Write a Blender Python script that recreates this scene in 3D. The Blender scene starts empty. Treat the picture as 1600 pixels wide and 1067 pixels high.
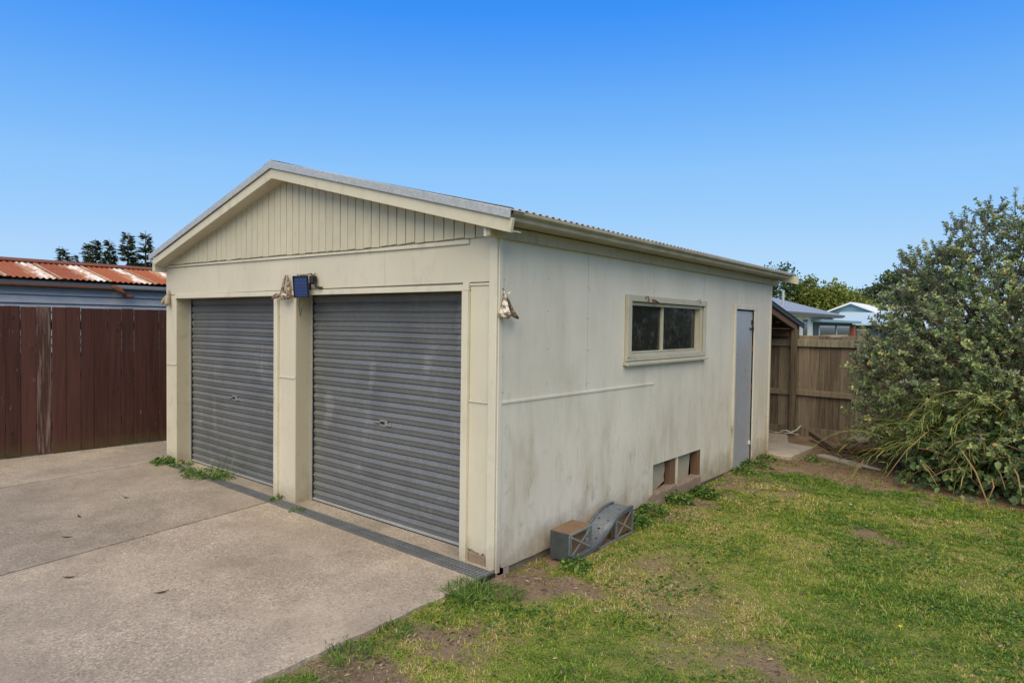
import bpy, bmesh, math, random
import numpy as np
from mathutils import Vector, Matrix
random.seed(4)
rng = np.random.RandomState(11)
scene = bpy.context.scene
col = scene.collection
R = math.radians

# ------------------------------------------------------------------ camera
cam_d = bpy.data.cameras.new('camera')
cam = bpy.data.objects.new('camera', cam_d); col.objects.link(cam)
CAM = (2.933, -3.4229, 1.75)
yaw, pitch, roll = .686, -.0277, .0132
fw = Vector((-math.sin(yaw)*math.cos(pitch), math.cos(yaw)*math.cos(pitch), math.sin(pitch)))
rt = Vector((math.cos(yaw), math.sin(yaw), 0)); up = rt.cross(fw)
rt2 = rt*math.cos(roll)+up*math.sin(roll); up2 = -rt*math.sin(roll)+up*math.cos(roll)
mw = Matrix((rt2, up2, -fw)).transposed().to_4x4(); mw.translation = CAM
cam.matrix_world = mw
cam_d.sensor_width = 36; cam_d.sensor_fit = 'HORIZONTAL'
cam_d.lens = 36*999.35/1600
cam_d.clip_start = .05; cam_d.clip_end = 2000
scene.camera = cam

# ------------------------------------------------------------------ light
SUN_AZ = math.atan2(.52, -.854); SUN_EL = R(52)
world = bpy.data.worlds.new("World"); scene.world = world; world.use_nodes = True
wn = world.node_tree.nodes; wl = world.node_tree.links
bg = wn['Background']
sky = wn.new('ShaderNodeTexSky'); sky.sky_type = 'NISHITA'; sky.sun_disc = False
sky.sun_elevation = SUN_EL; sky.sun_rotation = SUN_AZ
sky.air_density = 1.0; sky.dust_density = .6; sky.ozone_density = 2.2
# the clear sky is graded to the deep saturated blue of the photograph (one curve per channel, whole sky)
sc1 = wn.new('ShaderNodeVectorMath'); sc1.operation = 'SCALE'; sc1.inputs['Scale'].default_value = .12
gam = wn.new('ShaderNodeRGBCurve')
sc2 = wn.new('ShaderNodeVectorMath'); sc2.operation = 'SCALE'; sc2.inputs['Scale'].default_value = 1/.12
lin = lambda v: (v/255/12.92) if v < 10 else ((v/255+.055)/1.055)**2.4
for ch, prs in enumerate((((106, 60), (123, 107), (143, 140), (185, 174), (204, 182)), ((135, 147), (154, 175), (177, 197), (218, 215), (231, 221)), ((175, 247), (195, 249), (216, 252), (240, 252)))):
    cv_ = gam.mapping.curves[ch]
    for p, q in prs: pt = cv_.points.new(lin(p), lin(q)); pt.handle_type = 'VECTOR'
    cv_.points[len(cv_.points)-1].location = (1, (.62, .86, .97)[ch])
    cv_.points[0].handle_type = 'VECTOR'; cv_.points[len(cv_.points)-1].handle_type = 'VECTOR'
gam.mapping.extend = 'HORIZONTAL'; gam.mapping.update()
wl.new(sky.outputs[0], sc1.inputs[0]); wl.new(sc1.outputs[0], gam.inputs['Color']); wl.new(gam.outputs[0], sc2.inputs[0]); wl.new(sc2.outputs[0], bg.inputs['Color'])
bg.inputs['Strength'].default_value = .06
sun_d = bpy.data.lights.new('sun', 'SUN'); sun = bpy.data.objects.new('sun', sun_d); col.objects.link(sun)
sun_d.energy = 2.2; sun_d.angle = R(70); sun_d.color = (1, .84, .53)
sd = Vector((math.sin(SUN_AZ)*math.cos(SUN_EL), math.cos(SUN_AZ)*math.cos(SUN_EL), math.sin(SUN_EL)))
sun.rotation_euler = sd.to_track_quat('Z', 'Y').to_euler()
vs = scene.view_settings
vs.view_transform = 'Standard'; vs.look = 'None'; vs.gamma = 1; vs.use_curve_mapping = False
vs.exposure = 1.0
scene.cycles.max_bounces = 6; scene.cycles.diffuse_bounces = 3

# ------------------------------------------------------------------ materials
class Mt:
    def __init__(s, name, rough=.8, metal=0., spec=.3):
        s.m = bpy.data.materials.new(name); s.m.use_nodes = True
        s.t = s.m.node_tree; s.b = s.t.nodes['Principled BSDF']
        s.b.inputs['Roughness'].default_value = rough; s.b.inputs['Metallic'].default_value = metal
        s.b.inputs['Specular IOR Level'].default_value = spec
        s.tc = s.t.nodes.new('ShaderNodeTexCoord').outputs['Object']
    def put(s, sock, v):
        if isinstance(v, bpy.types.NodeSocket): s.t.links.new(v, sock)
        elif isinstance(v, (tuple, list)) and len(v) == 3 and sock.type == 'RGBA': sock.default_value = (*v, 1)
        else: sock.default_value = v
    def mapv(s, scale=(1, 1, 1), loc=(0, 0, 0), vec=None, rot=(0, 0, 0)):
        n = s.t.nodes.new('ShaderNodeMapping'); s.put(n.inputs[0], vec or s.tc)
        n.inputs['Scale'].default_value = scale; n.inputs['Location'].default_value = loc; n.inputs['Rotation'].default_value = rot
        return n.outputs[0]
    def rvec(s, vec=None, k=37.):          # shift the pattern by the object's own random number
        oi = s.t.nodes.new('ShaderNodeObjectInfo')
        v = s.t.nodes.new('ShaderNodeVectorMath'); v.operation = 'ADD'
        m = s.math('MULTIPLY', oi.outputs['Random'], k)
        s.put(v.inputs[0], vec or s.tc); s.put(v.inputs[1], m)
        return v.outputs[0]
    def rand(s): return s.t.nodes.new('ShaderNodeObjectInfo').outputs['Random']
    def noise(s, scale, detail=4, rough=.55, vec=None, dist=0):
        n = s.t.nodes.new('ShaderNodeTexNoise'); s.put(n.inputs['Vector'], vec or s.tc)
        n.inputs['Scale'].default_value = scale; n.inputs['Detail'].default_value = detail
        n.inputs['Roughness'].default_value = rough; n.inputs['Distortion'].default_value = dist
        return n.outputs[0]
    def vor(s, scale, vec=None, out='Distance', feat='F1'):
        n = s.t.nodes.new('ShaderNodeTexVoronoi'); n.feature = feat; s.put(n.inputs['Vector'], vec or s.tc)
        n.inputs['Scale'].default_value = scale
        return n.outputs[out]
    def sep(s, axis, vec=None):
        n = s.t.nodes.new('ShaderNodeSeparateXYZ'); s.put(n.inputs[0], vec or s.tc); return n.outputs[axis]
    def math(s, op, a, b=0.):
        n = s.t.nodes.new('ShaderNodeMath'); n.operation = op; s.put(n.inputs[0], a); s.put(n.inputs[1], b); return n.outputs[0]
    def rng(s, v, a, b, c=0., d=1.):
        n = s.t.nodes.new('ShaderNodeMapRange'); s.put(n.inputs[0], v)
        for i, q in enumerate((a, b, c, d)): n.inputs[i+1].default_value = q
        return n.outputs[0]
    def mix(s, f, a, b, mode='MIX'):
        n = s.t.nodes.new('ShaderNodeMix'); n.data_type = 'RGBA'; n.blend_type = mode
        s.put(n.inputs[0], f); s.put(n.inputs[6], a); s.put(n.inputs[7], b); return n.outputs[2]
    def attr(s, name):
        n = s.t.nodes.new('ShaderNodeAttribute'); n.attribute_name = name; return n.outputs['Fac']
    def ramp(s, f, stops):
        n = s.t.nodes.new('ShaderNodeValToRGB'); s.put(n.inputs[0], f)
        e = n.color_ramp.elements
        while len(e) < len(stops): e.new(.5)
        for q, (p, c) in zip(e, stops): q.position = p; q.color = (*c, 1)
        return n.outputs[0]
    def color(s, c): s.put(s.b.inputs['Base Color'], c)
    def bump(s, h, dist=.002, strength=.6):
        n = s.t.nodes.new('ShaderNodeBump'); s.put(n.inputs['Height'], h)
        n.inputs['Distance'].default_value = dist; n.inputs['Strength'].default_value = strength
        s.t.links.new(n.outputs[0], s.b.inputs['Normal'])

MAT = {}
def mk(name, *a, **k):
    m = Mt(name, *a, **k); MAT[name] = m.m; return m

def paint(name, base, dirt, amount, rough=.55):
    m = mk(name, rough)
    big = m.noise(1.3, 5)
    fine = m.noise(11, 5, .65, vec=m.mapv((1, 1, .55)))
    c = m.mix(m.rng(big, .3, .7), tuple(x*.93 for x in base), tuple(x*1.05 for x in base))
    foot = m.rng(m.math('ADD', m.sep(2), m.math('MULTIPLY', m.noise(9, 5, .7), .35)), .36, .16)
    c = m.mix(m.math('MULTIPLY', foot, .55), c, (.25, .20, .12))
    grime = m.math('MULTIPLY', m.rng(fine, .5, .78), m.rng(m.noise(2.2, 3, vec=m.mapv((1, 1, 1), (7, 3, 1))), .35, .7))
    c = m.mix(m.math('MULTIPLY', grime, amount), c, dirt)
    spots = m.rng(m.noise(70, 2), .70, .76)
    c = m.mix(m.math('MULTIPLY', spots, amount*.5), c, dirt)
    m.color(c); m.bump(m.noise(60, 3), .001, .3)
    return m
paint('cream_paint', (.575, .528, .435), (.27, .225, .145), .38)
paint('trim_paint', (.595, .552, .46), (.20, .165, .105), .55)
paint('window_paint', (.44, .41, .335), (.20, .17, .115), .75)
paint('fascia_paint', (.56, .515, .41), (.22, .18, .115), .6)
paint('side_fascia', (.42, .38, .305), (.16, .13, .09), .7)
paint('reveal_shade_paint', (.43, .385, .295), (.18, .15, .095), .7)  # cream paint toned down: recess shade mixed into the colour, grime on top
paint('lining_board', (.36, .32, .25), (.15, .12, .08), .8)
paint('cladding_paint', (.535, .485, .375), (.22, .18, .115), .4)

m = mk('side_paint', .6)                                        # fibre-cement of the side wall, streaked and mossy low down
base = m.mix(m.rng(m.noise(.9, 5), .3, .7), (.575, .532, .46), (.665, .617, .537))
base = m.mix(m.math('MULTIPLY', m.rng(m.noise(2.6, 6, .65, vec=m.mapv((1, 1, .6), (2, 9, 4))), .45, .7), .25), base, (.40, .375, .30))
stv = m.mapv((1, 2.6, .62)); streak = m.rng(m.noise(1.6, 6, .66, vec=stv, dist=.3), .50, .74)
low = m.rng(m.math('ADD', m.sep(2), m.math('MULTIPLY', m.noise(1.7, 5, .6), 1.3)), 2.2, .95)
c = m.mix(m.math('MULTIPLY', m.math('MULTIPLY', streak, low), .62), base, (.34, .275, .165))
stv2 = m.mapv((1, 13, 1.1), (3, 2, 9)); s2 = m.rng(m.noise(1.4, 6, .68, vec=stv2, dist=.2), .58, .76)
s2 = m.math('MULTIPLY', s2, m.rng(m.noise(2.0, 4, vec=m.mapv((1, 1, .8), (5, 5, 5))), .46, .60))
c = m.mix(m.math('MULTIPLY', m.math('MULTIPLY', s2, low), .9), c, (.21, .165, .085))
blot = m.rng(m.noise(5.5, 7, .7, vec=m.mapv((1, 1.4, .8), (4, 1, 2))), .56, .72)
c = m.mix(m.math('MULTIPLY', m.math('MULTIPLY', blot, low), .62), c, (.25, .21, .125))
hi = m.rng(m.noise(1.5, 6, .66, vec=m.mapv((1, 2.4, .5), (8, 3, 6))), .52, .72); c = m.mix(m.math('MULTIPLY', hi, .22), c, (.30, .26, .185))
spl = m.rng(m.math('ADD', m.sep(2), m.math('MULTIPLY', m.noise(5, 5, .7), .60)), .56, .24)
c = m.mix(m.math('MULTIPLY', spl, .72), c, (.235, .165, .10))
spk = m.rng(m.noise(85, 2), .69, .75)
c = m.mix(m.math('MULTIPLY', spk, .45), c, (.16, .14, .10))
m.color(c); m.bump(m.noise(40, 4), .0012, .35)

m = mk('timber_brown', .85)
m.color(m.mix(m.noise(3, 5, vec=m.rvec(m.mapv((14, 14, 1)))), (.10, .055, .035), (.20, .12, .075))); m.bump(m.noise(6, 4, vec=m.mapv((14, 14, 1))), .003)
m = mk('rot_timber', .95)
m.color(m.mix(m.noise(9, 6, .65), (.15, .10, .075), (.34, .26, .20))); m.bump(m.noise(22, 5, .7), .012, .8)
m = mk('foundation', .95)
m.color(m.mix(m.noise(6, 6, .65), (.13, .105, .085), (.26, .22, .18))); m.bump(m.noise(30, 5, .7), .006, .8)
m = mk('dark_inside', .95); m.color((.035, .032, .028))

def galv(name, lo, hi, rough, metal, stain=.35, grain=140):
    m = mk(name, rough, metal)
    sp = m.vor(grain, out='Color'); spv = m.sep(0, sp)
    c = m.mix(m.math('MULTIPLY', spv, .8), lo, hi)
    c = m.mix(m.math('MULTIPLY', m.rng(m.noise(2.4, 5, .6), .45, .75), stain), c, tuple(x*.72 for x in lo))
    c = m.mix(m.math('MULTIPLY', m.rng(m.noise(9, 6, .7, vec=m.mapv((1, 1, 2), (5, 2, 8))), .66, .74), .35), c, tuple(min(1, x*1.5) for x in hi))
    c = m.mix(m.math('MULTIPLY', m.rng(m.noise(3.2, 6, .7, vec=m.mapv((1, 1, .35), (9, 9, 1))), .58, .72), stain), c, tuple(min(1, x*1.45) for x in hi))
    m.color(c); m.put(m.b.inputs['Roughness'], m.rng(m.noise(14, 4), .3, .7, rough-.10, rough+.14))
    return m
galv('door_curtain', (.128, .131, .136), (.228, .232, .238), .46, .25, .5, 200)
galv('galvanised', (.36, .365, .38), (.52, .53, .55), .45, .45)
galv('roof_metal', (.42, .42, .42), (.56, .56, .555), .48, .4, .25, 60)
galv('ramp_steel', (.115, .13, .155), (.27, .29, .325), .45, .4, .7, 300)
galv('sheet_door', (.36, .375, .415), (.43, .445, .49), .36, .25, .25, 300)
m = mk('ramp_end', .7, .2); m.color(m.mix(m.noise(16, 6, .65), (.028, .034, .04), (.095, .104, .112)))
m = mk('rust_board', .85); m.color(m.mix(m.noise(9, 6, .7), (.09, .055, .033), (.26, .16, .095))); m.bump(m.noise(30, 4), .003)
m = mk('dark_metal', .5, .4); m.color((.03, .03, .032))
m = mk('rubber', .8); m.color((.02, .02, .02))
m = mk('steel_bar', .45, .6); m.color(m.mix(m.noise(9, 4), (.24, .25, .26), (.42, .43, .44)))
m = mk('drain_steel', .5, .5); m.color(m.mix(m.noise(5, 5, .65), (.11, .115, .125), (.34, .35, .37)))
m = mk('white_metal', .4, .2); m.color((.72, .72, .70))
m = mk('handle_metal', .4, .4); m.color((.30, .30, .295))
m = mk('nail', .7); m.color((.20, .17, .12))
m = mk('glass', .06, 0, .5); m.color((.012, .013, .014)); m.b.inputs['Roughness'].default_value = .05
gl = m.rng(m.noise(9, 5, .7), .52, .75); m.color(m.mix(m.math('MULTIPLY', gl, .5), (.016, .017, .018), (.17, .165, .15)))
m.put(m.b.inputs['Roughness'], m.rng(m.noise(20, 4), .3, .7, .03, .16))
m = mk('curtain_cloth', .9); m.color((.35, .34, .31))
m = mk('solar_blue', .22, .0, .6)
gx = m.math('FRACT', m.math('MULTIPLY', m.sep(0), 1/.0242)); gz = m.math('FRACT', m.math('MULTIPLY', m.sep(2), 1/.03))
gr = m.math('MAXIMUM', m.rng(gx, .9, .93), m.rng(gz, .92, .95))
m.color(m.mix(m.math('MULTIPLY', gr, .35), m.mix(m.noise(20, 3), (.012, .03, .115), (.03, .055, .18)), (.16, .20, .33)))
m = mk('black_plastic', .5); m.color((.015, .015, .016))

m = mk('driveway_concrete', .9)
def conc(m, a, b, dark, light):
    c = m.mix(m.rng(m.noise(.55, 5, .6), .32, .68), a, b)
    agg = m.sep(0, m.vor(82, out='Color')); c = m.mix(m.math('MULTIPLY', m.rng(agg, .55, .95), m.rng(m.noise(.9, 4, .6, vec=m.mapv((1, 1, 1), (4, 0, 0))), .3, .65, .15, .8)), c, light)
    agg2 = m.sep(1, m.vor(105, out='Color')); c = m.mix(m.math('MULTIPLY', m.rng(agg2, .6, .98), m.rng(m.noise(.8, 4, .6, vec=m.mapv((1, 1, 1), (1, 6, 0))), .3, .65, .25, .85)), c, dark)
    patch = m.rng(m.noise(1.1, 6, .65, vec=m.mapv((1, 1, 1), (9, 4, 0))), .42, .7)
    c = m.mix(m.math('MULTIPLY', patch, .5), c, tuple(x*.55 for x in a))
    p2 = m.rng(m.noise(3.4, 6, .65, vec=m.mapv((1, 1, 1), (6, 1, 0))), .48, .68); c = m.mix(m.math('MULTIPLY', p2, .38), c, tuple(x*.6 for x in a))
    p3 = m.rng(m.noise(2.1, 6, .65, vec=m.mapv((1, 1, 1), (16, 11, 0))), .52, .70); c = m.mix(m.math('MULTIPLY', p3, .30), c, tuple(min(1, x*1.3) for x in b))
    pits = m.rng(m.noise(16, 6, .72), .60, .72); c = m.mix(m.math('MULTIPLY', pits, .32), c, dark)
    st = m.rng(m.noise(3.1, 4, .6, vec=m.mapv((1, 1, 1), (2, 7, 0))), .66, .72); c = m.mix(m.math('MULTIPLY', st, .4), c, dark)
    m.color(c); m.bump(m.math('ADD', agg, m.math('MULTIPLY', m.noise(30, 4, .7), 1.5)), .0022, .5)
conc(m, (.312, .256, .202), (.392, .322, .254), (.115, .088, .068), (.56, .475, .385))
m = mk('worn_concrete', .88); conc(m, (.255, .211, .170), (.33, .275, .222), (.10, .08, .063), (.45, .385, .315))
m = mk('old_concrete', .92); conc(m, (.27, .225, .183), (.40, .335, .272), (.11, .09, .072), (.50, .43, .36))
m = mk('pad_concrete', .92); conc(m, (.33, .28, .23), (.42, .36, .30), (.15, .12, .10), (.5, .45, .4))

m = mk('soil', .95)
g = m.attr('green')
d = m.mix(m.rng(m.noise(2.2, 6, .65), .3, .7), (.13, .082, .052), (.25, .175, .12))
d = m.mix(m.math('MULTIPLY', m.rng(m.noise(60, 4, .7), .55, .7), .6), d, (.30, .225, .155))
d = m.mix(m.math('MULTIPLY', m.rng(m.noise(38, 4, .7, vec=m.mapv((1, 1, 1), (3, 3, 3))), .58, .68), .6), d, (.055, .035, .024))
gg = m.mix(m.rng(m.noise(7, 5, .6), .3, .7), (.115, .14, .024), (.20, .195, .040))
gg = m.mix(m.math('MULTIPLY', m.rng(m.noise(45, 4), .5, .7), .5), gg, (.20, .16, .085))
m.color(m.mix(m.rng(m.math('ADD', g, m.math('MULTIPLY', m.noise(24, 5, .7), .9)), .75, 1.25), d, gg)); m.bump(m.noise(42, 5, .7), .014, .9)

m = mk('brown_fence', .82)
v = m.rvec(m.mapv((13, 13, .75)))
c = m.mix(m.rng(m.noise(2, 6, .6, vec=v), .3, .7), (.036, .0125, .0095), (.080, .028, .021))
c = m.mix(m.rng(m.rand(), .2, 1, 0, .45), c, (.066, .027, .021))
c = m.mix(1., c, m.mix(m.rand(), (.72, .72, .72), (1.25, 1.25, 1.25)), 'MULTIPLY')
kn = m.rng(m.vor(1.9, vec=m.rvec(m.mapv((3.0, 3.0, 1.5)))), .11, .03); c = m.mix(m.math('MULTIPLY', kn, .9), c, (.012, .006, .005))
scr = m.rng(m.noise(9, 6, .72, vec=m.rvec(m.mapv((3, 3, .7), (1, 1, 7)))), .66, .71); c = m.mix(m.math('MULTIPLY', scr, .55), c, (.27, .21, .19))
wr = m.rng(m.noise(7, 5, .7, vec=m.rvec(m.mapv((6, 6, .8), (3, 8, 1)))), .66, .74); c = m.mix(m.math('MULTIPLY', wr, .55), c, (.22, .14, .12))
ms = m.rng(m.math('ADD', m.sep(2), m.math('MULTIPLY', m.noise(6, 4), .3)), .33, .14); c = m.mix(m.math('MULTIPLY', ms, .55), c, (.075, .07, .022))
m.color(c); m.bump(m.noise(4, 6, .6, vec=v), .002, .5)
m = mk('worn_fence', .85)
v = m.mapv((16, 16, .9)); c = m.mix(m.rng(m.noise(2, 6, .65, vec=v), .47, .66), (.055, .024, .019), (.20, .135, .115))
m.color(c); m.bump(m.noise(4, 6, .6, vec=v), .002, .5)
m = mk('grey_paling', .88)
v = m.rvec(m.mapv((14, 14, .7)))
c = m.mix(m.rng(m.noise(2, 6, .68, vec=v), .36, .64), (.115, .088, .066), (.34, .278, .212))
c = m.mix(m.rng(m.rand(), 0, 1, 0, .75), c, (.215, .172, .13)); c = m.mix(m.math('MULTIPLY', m.rng(m.noise(9, 5, .7, vec=m.rvec(m.mapv((9, 9, .6), (2, 5, 1)))), .52, .68), .5), c, (.07, .048, .034))
kn = m.rng(m.vor(1.9, vec=m.rvec(m.mapv((3.2, 3.2, 1.3)))), .06, .015); c = m.mix(m.math('MULTIPLY', kn, .7), c, (.05, .03, .02))
c = m.mix(1., c, m.mix(m.rand(), (.55, .53, .52), (1.15, 1.15, 1.15)), 'MULTIPLY'); ms = m.rng(m.noise(3.3, 5, .65, vec=m.rvec()), .58, .72); c = m.mix(m.math('MULTIPLY', ms, .55), c, (.10, .10, .055))
m.color(c); m.bump(m.noise(4, 6, .6, vec=v), .003, .6)
m = mk('post_timber', .9); v = m.mapv((12, 12, .8)); c = m.mix(m.rng(m.noise(2, 6, .68, vec=v), .36, .64), (.16, .145, .105), (.30, .27, .20)); m.color(m.mix(m.math('MULTIPLY', m.rng(m.noise(2.6, 5, .65), .5, .7), .5), c, (.12, .125, .06))); m.bump(m.noise(4, 6, .6, vec=v), .004, .6)
m = mk('log_bark', .95); m.color(m.mix(m.noise(6, 5, .65, vec=m.mapv((1, 7, 7))), (.07, .05, .038), (.20, .15, .115))); m.bump(m.noise(14, 5, vec=m.mapv((1, 5, 5))), .01, .8)
m = mk('pale_timber', .9); m.color(m.mix(m.noise(6, 5, .65, vec=m.mapv((1, 12, 12))), (.20, .165, .13), (.44, .39, .33))); m.bump(m.noise(14, 5, vec=m.mapv((1, 9, 9))), .006, .8)
m = mk('red_timber', .9); m.color(m.mix(m.noise(6, 5, .65, vec=m.mapv((1, 7, 7))), (.12, .035, .022), (.24, .10, .06)))

m = mk('rusty_iron', .75, .1)
y = m.sep(1); yn = m.math('ADD', y, m.math('MULTIPLY', m.math('SUBTRACT', m.noise(3.5, 5, .7, vec=m.rvec(m.mapv((.4, 1, 1)))), .5), .55))
c = m.mix(m.rng(m.noise(4.5, 6, .65, vec=m.rvec()), .35, .65), (.13, .032, .017), (.235, .072, .030))
c = m.mix(m.math('MULTIPLY', m.rng(m.rand(), .25, .9), .75), c, (.36, .105, .032))
org = m.rng(m.noise(16, 5, .7, vec=m.rvec()), .45, .65)
band = m.math('MULTIPLY', m.math('MULTIPLY', m.rng(yn, .34, .52), m.rng(yn, .84, .64)), m.rng(m.noise(30, 3, .6, vec=m.rvec(m.mapv((.6, 1, 1)))), .30, .5, .35, 1))
c = m.mix(m.math('MULTIPLY', band, .9), c, m.mix(org, (.55, .44, .33), (.46, .16, .04)))
b2 = m.math('MULTIPLY', m.rng(yn, .47, .51), m.rng(yn, .62, .57)); c = m.mix(m.math('MULTIPLY', b2, m.rng(org, 1, 0, .3, 1)), c, (.70, .67, .62))
sc = m.rng(m.noise(26, 4, .7, vec=m.rvec()), .68, .73); c = m.mix(m.math('MULTIPLY', sc, .5), c, (.6, .5, .42))
m.color(c)
m = mk('rust', .85); m.color(m.mix(m.noise(14, 5, .7), (.09, .028, .016), (.24, .085, .04)))
m = mk('grey_weatherboard', .75)
c = m.mix(m.rng(m.noise(2.2, 6, .65, vec=m.rvec(m.mapv((1, 1, 2.5)))), .3, .7), (.30, .325, .37), (.44, .46, .50))
c = m.mix(m.math('MULTIPLY', m.rng(m.noise(5, 5, .7, vec=m.rvec()), .60, .74), .5), c, (.50, .50, .50))
m.color(c); m.bump(m.noise(20, 3, vec=m.mapv((1, 1, 8))), .002)
m = mk('grey_fascia', .8); m.color(m.mix(m.noise(4, 5), (.10, .11, .125), (.17, .18, .20)))
m = mk('slate_roof', .6); m.color(m.mix(m.noise(1.2, 4), (.20, .225, .28), (.29, .315, .37)))
m = mk('white_wall', .7); m.color((.66, .68, .70))
m = mk('blue_wall', .7); m.color(m.mix(m.noise(.8, 3), (.20, .33, .43), (.24, .38, .48)))
m = mk('pale_blue_roof', .6); m.color((.36, .47, .56))
m = mk('white_roof', .6); m.color((.72, .73, .75))
m = mk('navy_wall', .7); m.color((.055, .075, .11))
m = mk('brick_orange', .85); m.color((.33, .11, .05))
m = mk('far_glass', .1, 0, .5); m.color((.015, .018, .025))

def leafm(name, stops, back=None, rough=.55, trans=.18):
    m = mk(name, rough, 0, .35)
    c = m.ramp(m.attr('tint'), stops)
    if back:
        g = m.t.nodes.new('ShaderNodeNewGeometry'); c = m.mix(g.outputs['Backfacing'], c, back)
    m.color(c)
    if trans:
        tr = m.t.nodes.new('ShaderNodeBsdfTranslucent'); m.put(tr.inputs[0], c)
        mx = m.t.nodes.new('ShaderNodeMixShader'); mx.inputs[0].default_value = trans
        m.t.links.new(m.b.outputs[0], mx.inputs[1]); m.t.links.new(tr.outputs[0], mx.inputs[2])
        m.t.links.new(mx.outputs[0], m.t.nodes['Material Output'].inputs[0])
leafm('bush_leaf', [(0, (.03, .055, .022)), (.35, (.10, .148, .058)), (.7, (.22, .28, .105)), (.9, (.43, .46, .19)), (1, (.45, .30, .12))], (.36, .38, .29))
leafm('vine_leaf', [(0, (.03, .06, .022)), (.6, (.07, .125, .045)), (1, (.15, .2, .07))])
leafm('reed_leaf', [(0, (.09, .15, .03)), (.6, (.20, .255, .06)), (1, (.42, .34, .12))])
leafm('weed_leaf', [(0, (.045, .10, .018)), (.6, (.12, .22, .036)), (1, (.24, .31, .07))], trans=.3)
leafm('grass_blade', [(0, (.065, .14, .016)), (.3, (.17, .28, .028)), (.6, (.31, .36, .042)), (.77, (.37, .305, .085)), (1, (.55, .43, .23))], trans=.32)
leafm('tree_dark', [(0, (.028, .055, .018)), (.7, (.075, .125, .035)), (1, (.15, .19, .06))], trans=.2)
leafm('tree_olive', [(0, (.065, .105, .02)), (.6, (.16, .20, .034)), (1, (.28, .24, .05))], trans=.15)
leafm('tree_pine', [(0, (.045, .07, .04)), (.7, (.11, .155, .07)), (1, (.19, .235, .105))], trans=.15)
leafm('conifer_needle', [(0, (.05, .07, .05)), (.7, (.10, .135, .085)), (1, (.17, .20, .12))], trans=.15)
leafm('straw', [(0, (.06, .038, .024)), (.45, (.15, .10, .06)), (1, (.36, .28, .17))], trans=0)
m = mk('bark', .95); m.color(m.mix(m.noise(9, 5), (.06, .043, .032), (.14, .10, .075)))
m = mk('twig', .9); m.color((.11, .062, .035))
m = mk('cane', .85); m.color((.27, .18, .09))
m = mk('fruit_green', .5); m.color((.14, .22, .05))
m = mk('bone', .8); m.color(m.mix(m.rng(m.noise(38, 5, .7), .42, .58), (.12, .075, .045), (.66, .62, .55))); m.bump(m.noise(45, 4), .01, .8)
m = mk('bone_brown', .85); m.color(m.mix(m.rng(m.noise(42, 5, .7), .42, .62), (.07, .04, .025), (.42, .33, .24))); m.bump(m.noise(50, 4), .01, .8)
m = mk('bone_tan', .85); m.color(m.mix(m.noise(22, 5, .7), (.22, .17, .11), (.50, .44, .34))); m.bump(m.noise(45, 4), .01, .8)
m = mk('dry_leaf', .9); m.color((.07, .045, .03))
m = mk('rope', .8); m.color((.42, .42, .40))
m = mk('petal', .6); m.color((.7, .55, .04))

# ------------------------------------------------------------------ builders
ORG = {}
def thing(name, label, cat, loc=(0, 0, 0), group=None, kind=None):
    o = bpy.data.objects.new(name, None); col.objects.link(o); o.location = loc; o.empty_display_size = .1
    if kind: o['kind'] = kind
    else: tag(o, label, cat, group)
    ORG[o.name] = Vector(loc); return o
def tag(o, label, cat, group=None):
    o['label'] = label; o['category'] = cat
    if group: o['group'] = group
    return o
def link_mesh(name, me, mat, parent=None, loc=(0, 0, 0)):
    me.materials.append(MAT[mat]) if isinstance(mat, str) else [me.materials.append(MAT[q]) for q in mat]
    o = bpy.data.objects.new(name, me); col.objects.link(o); o.location = loc
    if parent: o.parent = parent
    return o
def org(parent):
    while parent is not None:
        if parent.name in ORG: return ORG[parent.name]
        parent = parent.parent
    return Vector((0, 0, 0))

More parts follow.
